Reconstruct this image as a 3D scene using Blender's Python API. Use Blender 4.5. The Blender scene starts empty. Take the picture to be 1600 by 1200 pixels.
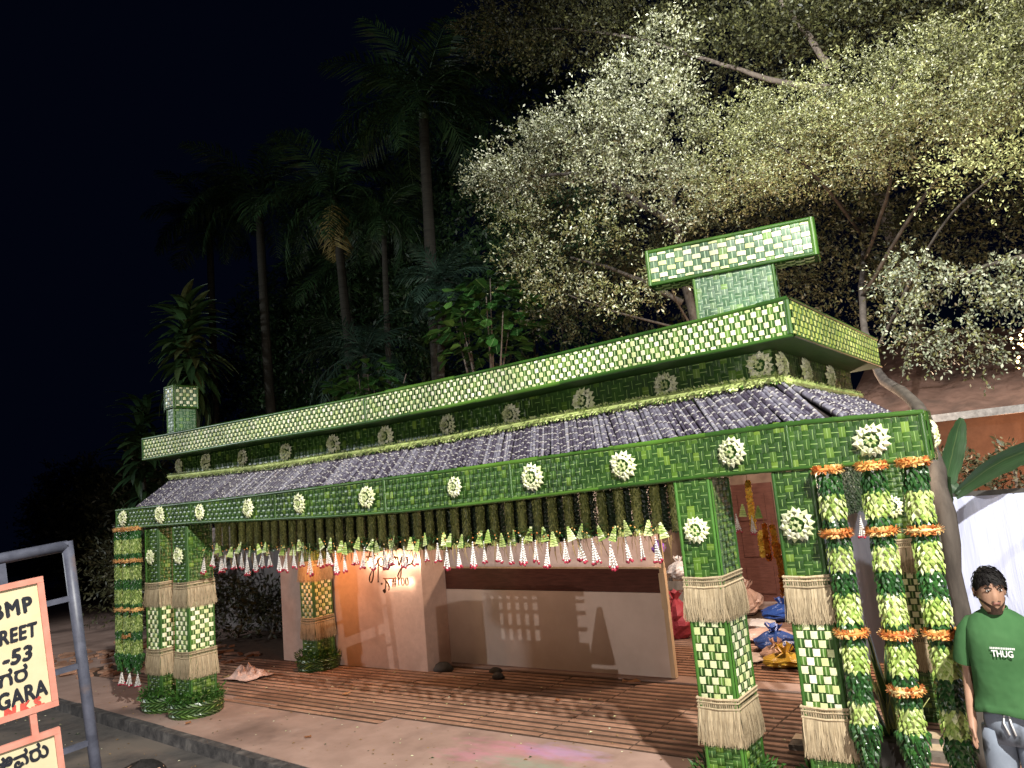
import bpy, bmesh, math, random
import numpy as np
from mathutils import Vector, Matrix
random.seed(7); np.random.seed(7)
rng = np.random.default_rng(11)
SC = bpy.context.scene
COL = SC.collection
PI = math.pi

# ------------------------------------------------------------------ camera
H = 2.35
YAW, PIT, ROL = math.radians(-36.479), math.radians(8.311), math.radians(5.131)
fw = Vector((math.sin(YAW)*math.cos(PIT), math.cos(YAW)*math.cos(PIT), math.sin(PIT)))
r0 = Vector((math.cos(YAW), -math.sin(YAW), 0))
u0 = r0.cross(fw)
cr, sr = math.cos(ROL), math.sin(ROL)
Rv = r0*cr - u0*sr
Uv = r0*sr + u0*cr
cam = bpy.data.cameras.new('camera'); camo = bpy.data.objects.new('camera', cam); COL.objects.link(camo)
cam.sensor_width = 36; cam.lens = 1205.7/1600*36; cam.clip_end = 600; cam.clip_start = 0.05
m = Matrix((Rv, Uv, -fw)).transposed().to_4x4(); m.translation = (0, 0, H)
camo.matrix_world = m
SC.camera = camo

# ------------------------------------------------------------------ night sky and lamps
W = bpy.data.worlds.new('World'); SC.world = W; W.use_nodes = True
bg = W.node_tree.nodes['Background']
bg.inputs[0].default_value = (0.10, 0.18, 0.62, 1); bg.inputs[1].default_value = 0.0065
SC.view_settings.view_transform = 'Standard'
try: SC.view_settings.look = 'None'
except Exception: pass
SC.view_settings.exposure = 0.0; SC.view_settings.gamma = 1.0
SC.view_settings.use_curve_mapping = False

def lamp(name, kind, loc, power, color, radius=0.1, target=None, spot=None, blend=0.3):
    d = bpy.data.lights.new(name, kind); d.energy = power; d.color = color; d.shadow_soft_size = radius
    o = bpy.data.objects.new(name, d); COL.objects.link(o); o.location = loc
    if kind == 'SPOT':
        d.spot_size = math.radians(spot); d.spot_blend = blend
    if target is not None:
        o.rotation_euler = (Vector(target)-Vector(loc)).to_track_quat('-Z', 'Y').to_euler()
    return o
LAMP_A = (3.8, -1.2, 9.4)
LAMP_B = (-23.0, -3.5, 7.6)
LAMP_C = (4.0, -9.0, 3.1)
lamp('street_light_near', 'SPOT', LAMP_A, 14000, (1.0, 0.97, 0.88), 0.14, (0.0, 2.0, 0.0), 97, 0.15)
lamp('street_light_far', 'SPOT', LAMP_B, 3200, (0.92, 0.97, 1.0), 0.25, (-13.0, 7.0, 3.0), 100, 0.5)
lamp('porch_light_opposite', 'SPOT', LAMP_C, 3200, (1.0, 0.91, 0.84), 0.006, (-5.0, 7.5, 1.0), 62, 0.5)
LAMP_T = (-2.9, 5.2, 8.9); LAMP_U = (0.6, 5.4, 9.0)
lamp('street_light_over_arch', 'SPOT', LAMP_T, 2500, (0.97, 0.98, 1.0), 0.05, (-4.2, 10.6, 6.4), 96, 0.5)
lamp('street_light_over_tent', 'SPOT', LAMP_U, 2100, (1.0, 0.97, 0.84), 0.05, (-1.0, 10.8, 6.4), 96, 0.5)
lamp('porch_light_inside', 'POINT', (-3.0, 10.2, 2.7), 420, (1.0, 0.70, 0.48), 0.12)
lamp('added_arch_light', 'POINT', (-9.62, 7.45, 1.60), 38, (1.0, 0.36, 0.10), 0.05)  # warm lamp added close to the rear pillar to tint it orange
lamp('added_arch_light', 'POINT', (-6.3, 7.2, 2.25), 26, (1.0, 0.62, 0.44), 0.10)  # lamp added to fill the shade under the arch
lamp('added_pillar_light', 'POINT', (-1.3, 6.9, 2.3), 16, (1.0, 0.82, 0.62), 0.08)  # lamp added to brighten the rear pillar behind the big garlands
lamp('tent_light', 'POINT', (-0.9, 13.6, 2.4), 80, (1.0, 0.50, 0.28), 0.2)

# ------------------------------------------------------------------ materials
MATS = {}
def nodes_of(name):
    m = bpy.data.materials.new(name); m.use_nodes = True
    nt = m.node_tree; b = nt.nodes['Principled BSDF']
    MATS[name] = m
    return m, nt, b
def N(nt, t, **kw):
    n = nt.nodes.new(t)
    for k, v in kw.items(): setattr(n, k, v)
    return n
def ramp(nt, stops, fac):
    r = N(nt, 'ShaderNodeValToRGB'); e = r.color_ramp.elements
    while len(e) < len(stops): e.new(0.5)
    for i, (p, c) in enumerate(stops):
        e[i].position = p; e[i].color = (*c, 1)
    nt.links.new(fac, r.inputs[0]); return r.outputs[0]
def rnd_socket(nt):
    oi = N(nt, 'ShaderNodeObjectInfo'); at = N(nt, 'ShaderNodeAttribute', attribute_name='rnd')
    a = N(nt, 'ShaderNodeMath', operation='ADD'); f = N(nt, 'ShaderNodeMath', operation='FRACT')
    nt.links.new(oi.outputs['Random'], a.inputs[0]); nt.links.new(at.outputs['Fac'], a.inputs[1])
    nt.links.new(a.outputs[0], f.inputs[0]); return f.outputs[0]
def mixc(nt, f, a, b, mode='MIX'):
    x = N(nt, 'ShaderNodeMix', data_type='RGBA', blend_type=mode)
    for s, v in ((0, f), (6, a), (7, b)):
        if isinstance(v, (int, float)): x.inputs[s].default_value = v
        elif isinstance(v, tuple): x.inputs[s].default_value = (*v, 1)
        else: nt.links.new(v, x.inputs[s])
    return x.outputs[2]
def math_(nt, op, a, b=None, clamp=False):
    x = N(nt, 'ShaderNodeMath', operation=op, use_clamp=clamp)
    for i, v in enumerate((a, b)):
        if v is None: continue
        if isinstance(v, (int, float)): x.inputs[i].default_value = v
        else: nt.links.new(v, x.inputs[i])
    return x.outputs[0]

def leafmat(name, stops, rough=0.4, rib=None, ribw=0.05, fib=45, spec=0.5, fibamt=0.35, trans=0.0, coat=0.0):
    """leaf strip: colour picked per piece, fibres along UV v, optional pale midrib at u = .5"""
    m, nt, b = nodes_of(name)
    rs = rnd_socket(nt)
    col = ramp(nt, stops, rs)
    uv = N(nt, 'ShaderNodeUVMap'); mp = N(nt, 'ShaderNodeMapping'); mp.inputs['Scale'].default_value = (fib, 1.5, 1)
    nt.links.new(uv.outputs[0], mp.inputs[0])
    sep = N(nt, 'ShaderNodeSeparateXYZ'); nt.links.new(uv.outputs[0], sep.inputs[0])
    cmb = N(nt, 'ShaderNodeCombineXYZ'); nt.links.new(math_(nt, 'MULTIPLY', rs, 137.0), cmb.inputs[2])
    nt.links.new(cmb.outputs[0], mp.inputs['Location'])
    no = N(nt, 'ShaderNodeTexNoise'); no.inputs['Scale'].default_value = 1.0; no.inputs['Detail'].default_value = 2
    nt.links.new(mp.outputs[0], no.inputs[0])
    val = math_(nt, 'ADD', math_(nt, 'MULTIPLY', math_(nt, 'SUBTRACT', no.outputs[0], 0.5), fibamt*2.4), 1.0)
    ge = N(nt, 'ShaderNodeNewGeometry'); n3 = N(nt, 'ShaderNodeTexNoise'); n3.inputs['Scale'].default_value = 1.7; n3.inputs['Detail'].default_value = 3
    nt.links.new(ge.outputs['Position'], n3.inputs[0])
    val = math_(nt, 'MULTIPLY', val, math_(nt, 'ADD', math_(nt, 'MULTIPLY', n3.outputs[0], 1.7), 0.15))
    g = N(nt, 'ShaderNodeCombineColor')
    for i in range(3): nt.links.new(val, g.inputs[i])
    col = mixc(nt, 1.0, col, g.outputs[0], 'MULTIPLY')
    if rib:
        d = math_(nt, 'ABSOLUTE', math_(nt, 'SUBTRACT', sep.outputs[0], 0.5))
        f = math_(nt, 'LESS_THAN', d, ribw)
        col = mixc(nt, f, col, rib)
    nt.links.new(col, b.inputs['Base Color'])
    b.inputs['Roughness'].default_value = rough; b.inputs['Specular IOR Level'].default_value = spec
    if coat: b.inputs['Coat Weight'].default_value = coat; b.inputs['Coat Roughness'].default_value = 0.25
    bu = N(nt, 'ShaderNodeBump'); bu.inputs['Strength'].default_value = 0.35; bu.inputs['Distance'].default_value = 0.004
    nt.links.new(no.outputs[0], bu.inputs['Height']); nt.links.new(bu.outputs[0], b.inputs['Normal'])
    return m
def surf(name, stops, scale=6, rough=0.8, bump=0.3, bdist=0.01, stretch=(1, 1, 1), detail=6, metal=0.0, var=0.0, spec=0.3, second=None, coord='Object'):
    """general surface: noise driven colour ramp with a second, larger noise for wear"""
    m, nt, b = nodes_of(name)
    tc = N(nt, 'ShaderNodeTexCoord'); mp = N(nt, 'ShaderNodeMapping'); mp.inputs['Scale'].default_value = stretch
    if coord == 'World':
        ge = N(nt, 'ShaderNodeNewGeometry'); nt.links.new(ge.outputs['Position'], mp.inputs[0])
    else: nt.links.new(tc.outputs[coord], mp.inputs[0])
    no = N(nt, 'ShaderNodeTexNoise'); no.inputs['Scale'].default_value = scale; no.inputs['Detail'].default_value = detail
    no.inputs['Roughness'].default_value = 0.65
    nt.links.new(mp.outputs[0], no.inputs[0])
    col = ramp(nt, stops, no.outputs[0])
    if var:
        rs = rnd_socket(nt); v = math_(nt, 'ADD', math_(nt, 'MULTIPLY', rs, 2*var), 1-var)
        g = N(nt, 'ShaderNodeCombineColor')
        for i in range(3): nt.links.new(v, g.inputs[i])
        col = mixc(nt, 1.0, col, g.outputs[0], 'MULTIPLY')
    if second:
        sc2, lo, hi, c2 = second
        n2 = N(nt, 'ShaderNodeTexNoise'); n2.inputs['Scale'].default_value = sc2; n2.inputs['Detail'].default_value = 5
        nt.links.new(mp.outputs[0], n2.inputs[0])
        mr = N(nt, 'ShaderNodeMapRange'); mr.inputs[1].default_value = lo; mr.inputs[2].default_value = hi
        nt.links.new(n2.outputs[0], mr.inputs[0])
        col = mixc(nt, mr.outputs[0], col, c2)
    nt.links.new(col, b.inputs['Base Color'])
    b.inputs['Roughness'].default_value = rough; b.inputs['Metallic'].default_value = metal
    b.inputs['Specular IOR Level'].default_value = spec
    if bump:
        bu = N(nt, 'ShaderNodeBump'); bu.inputs['Strength'].default_value = bump; bu.inputs['Distance'].default_value = bdist
        nt.links.new(no.outputs[0], bu.inputs['Height']); nt.links.new(bu.outputs[0], b.inputs['Normal'])
    return m
def emit(name, color, strength):
    m, nt, b = nodes_of(name)
    b.inputs['Base Color'].default_value = (*color, 1)
    b.inputs['Emission Color'].default_value = (*color, 1); b.inputs['Emission Strength'].default_value = strength
    return m

G1 = [(0.0, (0.019, 0.058, 0.010)), (0.5, (0.027, 0.077, 0.012)), (0.82, (0.038, 0.098, 0.014)), (0.93, (0.08, 0.165, 0.018)), (1.0, (0.16, 0.26, 0.035))]
M_LEAF = leafmat('green palm leaf', G1, 0.36, rib=(0.24, 0.36, 0.12), ribw=0.04, coat=0.3)
M_LEAFB = leafmat('bare green leaf', [(0, (0.020, 0.07, 0.010)), (0.6, (0.031, 0.10, 0.013)), (1, (0.05, 0.15, 0.018))], 0.4, coat=0.2)
M_LSQ = leafmat('striped green leaf', [(0, (0.02, 0.06, 0.010)), (0.6, (0.034, 0.09, 0.014)), (0.88, (0.065, 0.15, 0.022)), (1, (0.13, 0.23, 0.045))], 0.4, rib=(0.34, 0.46, 0.20), ribw=0.10, fib=9, fibamt=0.8)
M_CREAM = leafmat('cream coconut leaf', [(0, (0.50, 0.58, 0.24)), (0.25, (0.64, 0.68, 0.38)), (0.7, (0.72, 0.74, 0.48)), (1, (0.78, 0.77, 0.60))], 0.5, fib=14, fibamt=0.18)
M_EDGE = leafmat('leaf edging', [(0, (0.022, 0.068, 0.011)), (0.6, (0.036, 0.10, 0.014)), (1, (0.085, 0.19, 0.024))], 0.36, fib=14, coat=0.3)
M_LEAF_SHEEN = leafmat('leaf with painted sheen', [(0, (0.045, 0.11, 0.05)), (0.5, (0.075, 0.15, 0.085)), (0.85, (0.12, 0.19, 0.125)), (1, (0.16, 0.28, 0.07))], 0.4, rib=(0.36, 0.46, 0.30), ribw=0.05, fib=10, fibamt=0.8, coat=0.5)  # paler greens put the finial sheen into the colour, beside the coat
M_BASE = surf('dark leaf backing', [(0.3, (0.018, 0.055, 0.009)), (0.7, (0.032, 0.09, 0.012))], 20, 0.6, 0.3, 0.004)
M_PETAL = leafmat('cream petal', [(0, (0.60, 0.66, 0.33)), (0.5, (0.74, 0.77, 0.50)), (1, (0.82, 0.82, 0.64))], 0.5, fib=8, fibamt=0.2)
M_PETALG = leafmat('rosette heart leaf', [(0, (0.36, 0.44, 0.16)), (1, (0.62, 0.66, 0.38))], 0.5)
M_DARKLEAF = leafmat('dark mango leaf', [(0, (0.010, 0.042, 0.010)), (0.6, (0.018, 0.075, 0.016)), (1, (0.035, 0.115, 0.022))], 0.32, fib=6, coat=0.3)
M_LIGHTLEAF = leafmat('lime betel leaf', [(0, (0.22, 0.34, 0.06)), (0.5, (0.36, 0.47, 0.12)), (0.82, (0.52, 0.60, 0.24)), (1, (0.70, 0.73, 0.46))], 0.42, fib=6)
M_MARI = leafmat('marigold', [(0, (0.46, 0.11, 0.025)), (0.35, (0.62, 0.22, 0.05)), (0.65, (0.72, 0.40, 0.11)), (1, (0.78, 0.60, 0.28))], 0.7, fib=3)
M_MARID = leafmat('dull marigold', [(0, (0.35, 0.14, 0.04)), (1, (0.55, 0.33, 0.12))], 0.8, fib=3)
M_JAS = leafmat('jasmine white', [(0, (0.72, 0.70, 0.66)), (1, (0.85, 0.84, 0.84))], 0.6)
M_ROSE = leafmat('rose red', [(0, (0.24, 0.010, 0.03)), (1, (0.46, 0.03, 0.07))], 0.5)
M_CORD = leafmat('dried brown strip', [(0, (0.16, 0.09, 0.03)), (0.6, (0.30, 0.19, 0.07)), (1, (0.45, 0.30, 0.12))], 0.7)
M_JUTE = surf('jute fibre', [(0.25, (0.27, 0.20, 0.12)), (0.75, (0.50, 0.41, 0.28))], 60, 0.95, 0.6, 0.004, (1, 1, 0.12), var=0.3, spec=0.1)
def cane_mat():
    m, nt, b = nodes_of('purple sugar cane')
    uv = N(nt, 'ShaderNodeUVMap'); sep = N(nt, 'ShaderNodeSeparateXYZ'); nt.links.new(uv.outputs[0], sep.inputs[0])
    rs = rnd_socket(nt)
    tc = N(nt, 'ShaderNodeNewGeometry'); no = N(nt, 'ShaderNodeTexNoise'); no.inputs['Scale'].default_value = 28; no.inputs['Detail'].default_value = 4
    nt.links.new(tc.outputs['Position'], no.inputs[0])
    f = math_(nt, 'ADD', math_(nt, 'MULTIPLY', rs, 0.5), math_(nt, 'SUBTRACT', no.outputs[0], 0.25))
    col = ramp(nt, [(0.1, (0.020, 0.014, 0.028)), (0.38, (0.062, 0.052, 0.082)), (0.6, (0.13, 0.122, 0.165)), (0.8, (0.24, 0.235, 0.29)), (1.0, (0.17, 0.10, 0.065))], f)
    # node rings: uv.y runs one unit per internode
    fr = math_(nt, 'FRACT', sep.outputs[1]); ring = math_(nt, 'GREATER_THAN', fr, 0.86)
    col = mixc(nt, math_(nt, 'MULTIPLY', ring, 0.75), col, (0.50, 0.48, 0.47))
    ring2 = math_(nt, 'LESS_THAN', fr, 0.10)
    col = mixc(nt, ring2, col, (0.028, 0.02, 0.03))
    nt.links.new(col, b.inputs['Base Color']); b.inputs['Roughness'].default_value = 0.42
    return m
M_CANE = cane_mat()

# ------------------------------------------------------------------ mesh helpers
class MB:
    def __init__(s): s.v = []; s.f = []; s.m = []; s.r = []; s.uv = []
    def add(s, vs, fs, mi=0, rnd=None, uvs=None, M=None):
        o = len(s.v)
        if M is not None: vs = [M @ Vector(v) for v in vs]
        s.v.extend([tuple(v) for v in vs])
        if rnd is None: rnd = random.random()
        for k, f in enumerate(fs):
            s.f.append([i+o for i in f]); s.m.append(mi); s.r.append(rnd)
            if uvs is not None: s.uv.extend([uvs[i] for i in f])
            else:
                n = len(f); q = [(0, 0), (1, 0), (1, 1), (0, 1)]
                s.uv.extend([q[i % 4] for i in range(n)])
    def box(s, c, d, mi=0, M=None, rnd=None):
        x, y, z = d[0]/2, d[1]/2, d[2]/2
        vs = [Vector((c[0]+a*x, c[1]+b*y, c[2]+e*z)) for a in (-1, 1) for b in (-1, 1) for e in (-1, 1)]
        fs = [(0, 1, 3, 2), (4, 6, 7, 5), (0, 4, 5, 1), (2, 3, 7, 6), (0, 2, 6, 4), (1, 5, 7, 3)]
        s.add(vs, fs, mi, rnd, None, M)
    def hexa(s, p, mi=0, rnd=None):   # 8 points: bottom 4, top 4 (ccw)
        s.add(p, [(3, 2, 1, 0), (4, 5, 6, 7), (0, 1, 5, 4), (1, 2, 6, 5), (2, 3, 7, 6), (3, 0, 4, 7)], mi, rnd)
    def tube(s, pts, rad, n=8, mi=0, rnd=None, cap=True, M=None, vscale=1.0):
        pts = [Vector(p) for p in pts]
        if isinstance(rad, (int, float)): rad = [rad]*len(pts)
        vs = []; uvs = []; L = 0
        prev = None
        for i, p in enumerate(pts):
            t = (pts[min(i+1, len(pts)-1)]-pts[max(i-1, 0)]).normalized()
            if prev is None:
                a = Vector((0, 0, 1)) if abs(t.z) < 0.9 else Vector((1, 0, 0)); x = t.cross(a).normalized()
            else: x = (prev - t*prev.dot(t)).normalized()
            prev = x; y = t.cross(x)
            if i: L += (p-pts[i-1]).length
            for k in range(n):
                a = 2*PI*k/n; vs.append(p + (x*math.cos(a)+y*math.sin(a))*rad[i]); uvs.append((k/n, L*vscale))
        fs = []
        for i in range(len(pts)-1):
            for k in range(n):
                fs.append((i*n+k, i*n+(k+1) % n, (i+1)*n+(k+1) % n, (i+1)*n+k))
        if cap:
            fs.append(tuple(range(n-1, -1, -1))); fs.append(tuple(range((len(pts)-1)*n, len(pts)*n)))
        s.add(vs, fs, mi, rnd, uvs, M)
    def loft(s, secs, n=20, mi=0, pw=2.0, cap=True, M=None, rnd=None):
        """secs: (cx,cy,cz,rx,ry) horizontal superellipse sections"""
        vs = []
        for (cx, cy, cz, rx, ry) in secs:
            for k in range(n):
                a = 2*PI*k/n; c, d = math.cos(a), math.sin(a)
                vs.append((cx+rx*math.copysign(abs(c)**(2/pw), c), cy+ry*math.copysign(abs(d)**(2/pw), d), cz))
        fs = []
        for i in range(len(secs)-1):
            for k in range(n): fs.append((i*n+k, i*n+(k+1) % n, (i+1)*n+(k+1) % n, (i+1)*n+k))
        if cap:
            fs.append(tuple(range(n-1, -1, -1))); fs.append(tuple(range((len(secs)-1)*n, len(secs)*n)))
        s.add(vs, fs, mi, rnd, None, M)
    def mesh(s, name, mats, smooth=False):
        me = bpy.data.meshes.new(name); me.from_pydata(s.v, [], s.f)
        for m_ in mats: me.materials.append(m_)
        me.polygons.foreach_set('material_index', s.m)
        u = me.uv_layers.new(name='UVMap'); u.data.foreach_set('uv', np.array(s.uv, dtype=np.float32).ravel())
        a = me.attributes.new('rnd', 'FLOAT', 'FACE'); a.data.foreach_set('value', np.array(s.r, dtype=np.float32))
        if smooth: me.polygons.foreach_set('use_smooth', [True]*len(me.polygons))
        me.update(); return me
    def obj(s, name, mats, parent=None, smooth=False):
        return link(name, s.mesh(name, mats if isinstance(mats, (list, tuple)) else [mats], smooth), parent)

def npmesh(name, V, F, mats, rnd=None, uv=None, smooth=False):
    """V (n,3); F (m,k) equal-size faces"""
    me = bpy.data.meshes.new(name); n, k = F.shape
    me.vertices.add(len(V)); me.vertices.foreach_set('co', V.astype(np.float32).ravel())
    me.loops.add(n*k); me.loops.foreach_set('vertex_index', F.astype(np.int32).ravel())
    me.polygons.add(n); me.polygons.foreach_set('loop_start', np.arange(0, n*k, k, dtype=np.int32))
    for m_ in mats: me.materials.append(m_)
    if uv is not None:
        u = me.uv_layers.new(name='UVMap'); u.data.foreach_set('uv', uv.astype(np.float32).ravel())
    if rnd is not None:
        a = me.attributes.new('rnd', 'FLOAT', 'FACE'); a.data.foreach_set('value', rnd.astype(np.float32))
    if smooth: me.polygons.foreach_set('use_smooth', np.ones(n, dtype=bool))
    me.update(calc_edges=True); me.validate(); return me

def link(name, me, parent=None):
    """meshes are made in the parent's own frame"""
    o = bpy.data.objects.new(name, me); COL.objects.link(o)
    if parent is not None: o.parent = parent
    return o
def tag(o, label=None, cat=None, group=None, kind=None):
    if label: o['label'] = label
    if cat: o['category'] = cat
    if group: o['group'] = group
    if kind: o['kind'] = kind
    return o
def empty(name, loc, label, cat, group=None, rz=0.0):
    o = bpy.data.objects.new(name, None); COL.objects.link(o); o.location = loc; o.rotation_euler = (0, 0, rz)
    o.empty_display_size = 0.2
    return tag(o, label, cat, group)
def copy_tree(o, parent=None):
    c = o.copy(); COL.objects.link(c)
    if parent is not None: c.parent = parent
    for ch in list(o.children): copy_tree(ch, c)
    return c
ONES = ['', 'first', 'second', 'third', 'fourth', 'fifth', 'sixth', 'seventh', 'eighth', 'ninth', 'tenth', 'eleventh', 'twelfth', 'thirteenth', 'fourteenth', 'fifteenth', 'sixteenth', 'seventeenth', 'eighteenth', 'nineteenth']
def ordinal(n):
    if n < 20: return ONES[n]
    t = {2: ('twentieth', 'twenty'), 3: ('thirtieth', 'thirty'), 4: ('fortieth', 'forty')}[n//10]
    return t[0] if n % 10 == 0 else t[1]+'-'+ONES[n % 10]
def lerp(a, b, t): return a+(b-a)*t

# ================================================================== SETTING
def road_mat():
    return surf('worn asphalt', [(0.25, (0.045, 0.042, 0.042)), (0.75, (0.13, 0.115, 0.108))], 5, 0.9, 0.6, 0.01, second=(0.9, 0.5, 0.68, (0.17, 0.14, 0.12)), coord='World')
M_ROAD = road_mat()
M_SOIL = surf('dark soil', [(0.3, (0.02, 0.014, 0.010)), (0.7, (0.055, 0.04, 0.028))], 3, 0.95, 0.8, 0.03, coord='World')
def apron_mat():
    m = surf('red tinted concrete', [(0.25, (0.27, 0.18, 0.15)), (0.6, (0.39, 0.27, 0.23)), (0.85, (0.46, 0.345, 0.305))], 2.2, 0.75, 0.25, 0.006, second=(0.8, 0.52, 0.7, (0.15, 0.10, 0.085)), coord='World')
    nt = m.node_tree; b = nt.nodes['Principled BSDF']
    src = b.inputs['Base Color'].links[0].from_socket
    ge = N(nt, 'ShaderNodeNewGeometry')
    col = src
    for (cx, cy, rx, ry, c, seed) in ((-4.7, 6.05, 0.9, 0.22, (0.62, 0.20, 0.33), 0), (-4.35, 6.12, 0.6, 0.2, (0.45, 0.30, 0.62), 3), (-4.5, 5.75, 1.0, 0.16, (0.22, 0.36, 0.27), 7), (-5.1, 5.75, 0.5, 0.2, (0.66, 0.22, 0.35), 9)):
        sp = N(nt, 'ShaderNodeVectorMath', operation='SUBTRACT'); nt.links.new(ge.outputs['Position'], sp.inputs[0]); sp.inputs[1].default_value = (cx, cy, 0)
        dv = N(nt, 'ShaderNodeVectorMath', operation='DIVIDE'); nt.links.new(sp.outputs[0], dv.inputs[0]); dv.inputs[1].default_value = (rx, ry, 1)
        ln = N(nt, 'ShaderNodeVectorMath', operation='LENGTH'); nt.links.new(dv.outputs[0], ln.inputs[0])
        no = N(nt, 'ShaderNodeTexNoise'); no.inputs['Scale'].default_value = 5.5; no.inputs['Detail'].default_value = 6
        mp = N(nt, 'ShaderNodeMapping'); mp.inputs['Location'].default_value = (seed, seed*2, 0); mp.inputs['Scale'].default_value = (1, 2.2, 1)
        nt.links.new(ge.outputs['Position'], mp.inputs[0]); nt.links.new(mp.outputs[0], no.inputs[0])
        k = math_(nt, 'SUBTRACT', math_(nt, 'MULTIPLY', no.outputs[0], 2.0), ln.outputs['Value'])
        f = math_(nt, 'MULTIPLY', math_(nt, 'MULTIPLY', k, 1.2, True), 0.42)
        col = mixc(nt, f, col, c)
    nt.links.new(col, b.inputs['Base Color'])
    return m
M_APRON = apron_mat()
M_TERRA = surf('terracotta paver', [(0.25, (0.22, 0.115, 0.075)), (0.75, (0.42, 0.245, 0.17))], 7, 0.75, 0.5, 0.006, var=0.25, second=(1.3, 0.5, 0.72, (0.15, 0.075, 0.05)), coord='World')
M_GROOVE = surf('grime in grooves', [(0.3, (0.05, 0.03, 0.02)), (0.7, (0.10, 0.06, 0.042))], 9, 0.95, 0.3, coord='World')
M_KERB = surf('blotched kerb stone', [(0.38, (0.035, 0.033, 0.035)), (0.55, (0.075, 0.07, 0.07)), (0.70, (0.13, 0.12, 0.115))], 7, 0.9, 0.6, 0.01, detail=5, coord='World', var=0.2)

mb = MB(); mb.add([(-200, -120, -0.16), (200, -120, -0.16), (200, 280, -0.16), (-200, 280, -0.16)], [(0, 1, 2, 3)])
tag(mb.obj('ground', M_SOIL), kind='structure')
def kerb_y(x): return 5.13 - 0.079*(x+11.2)
mb = MB(); mb.add([(-60, -14, -0.12), (30, -14, -0.12), (30, kerb_y(30), -0.12), (-60, kerb_y(-60), -0.12)], [(0, 1, 2, 3)])
tag(mb.obj('road', M_ROAD), kind='structure')
mb = MB()
x0, x1 = -60, 14
mb.hexa([(x0, kerb_y(x0)+0.13, -0.158), (x1, kerb_y(x1)+0.13, -0.158), (x1, 40, -0.158), (x0, 40, -0.158), (x0, kerb_y(x0)+0.13, 0), (x1, kerb_y(x1)+0.13, 0), (x1, 40, 0), (x0, 40, 0)])
pav = tag(mb.obj('pavement', M_APRON), kind='structure')
x = -22.0
while x < 3:
    L = 0.9; mb = MB(); dz = random.uniform(-0.01, 0.006); dy = random.uniform(-0.008, 0.008)
    a, b_ = x, x+L-0.02
    ya, yb = kerb_y(a)+dy, kerb_y(b_)+dy
    mb.hexa([(a, ya, -0.155), (b_, yb, -0.155), (b_, yb+0.126, -0.155), (a, ya+0.126, -0.155), (a, ya+0.015, 0.004+dz), (b_, yb+0.015, 0.004+dz), (b_, yb+0.126, 0.004+dz), (a, ya+0.126, 0.004+dz)])
    mb.obj('kerb_stone', M_KERB, pav); x += L
# ribbed terracotta drive
mb = MB(); mb.box((-5.5, 10.08, 0.003), (18.6, 7.36, 0.006)); mb.box((-7.81, 6.27, 0.003), (1.97, .256, 0.006)); drive = tag(mb.obj('driveway', M_GROOVE), kind='structure')
ribs = [MB() for _ in range(4)]
for q in ribs:
    nseg = 5; vs = []; hw = 0.038
    for i in range(nseg+1):
        xx = lerp(-0.49, 0.49, i/nseg); h = 0.007+random.uniform(-.002, .002)
        vs += [(xx, -hw, 0), (xx, -hw*.75, h), (xx, hw*.75, h), (xx, hw, 0)]
    fs = []
    for i in range(nseg):
        for k in range(3): fs.append((i*4+k, i*4+4+k, i*4+5+k, i*4+k+1))
    fs += [(0, 1, 2, 3), (nseg*4+3, nseg*4+2, nseg*4+1, nseg*4)]
    q.add(vs, fs)
ribs = [q.mesh('paver', [M_TERRA]) for q in ribs]
nrib = 0
far = MB()
for j in range(-2, 48):
    y = 6.46+0.13*j
    if 8.62 < y < 9.0 : continue
    for i in range(14):
        x = -13.3 + i*1.0 + (0.5 if j % 2 else 0)*0
        if x > -0.8: continue
        if x+0.5 < -8 and y > 8.2: continue
        # the front edge steps: the left part of the drive comes out further
        if j < 0 and (x > -6.6 or x < -8.8+.9*j): continue
        if nrib < 290 and y < 8.7 and x > -14:
            o = link('paver', random.choice(ribs), drive)
            o.location = (x+random.uniform(-.006, .006), y+random.uniform(-.006, .006), 0.006+random.uniform(-.001, .002)); o.rotation_euler = (random.uniform(-.015, .015), 0, random.uniform(-.004, .004)); nrib += 1
        elif x > -6.5 or y < 8.7:
            far.box((x, y, 0.0095), (0.98, 0.074, 0.007))
tag(far.obj('paver_rows', M_TERRA, drive), kind='stuff')
mb = MB(); mb.box((-5.6, 8.8, 0.012), (6.6, 0.30, 0.02)); mb.obj('gate_track', M_APRON, drive)

# ================================================================== THE LEAF-WOVEN FESTIVAL ARCH
ARCH = empty('festival_arch', (-6.0, 6.9, 0), 'long leaf-woven festival gateway with green pillars, cane roof and checkered top band', 'gateway')
ARCH_INV = Matrix.Translation((6.0, -6.9, 0))
def arch_part(name, mb, mats, parent=None, smooth=False):
    """parts of the arch are modelled in world coordinates"""
    o = mb.obj(name, mats, None, smooth)
    if parent is None: o.parent = ARCH; o.matrix_parent_inverse = ARCH_INV
    else: o.parent = parent
    return o

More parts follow.
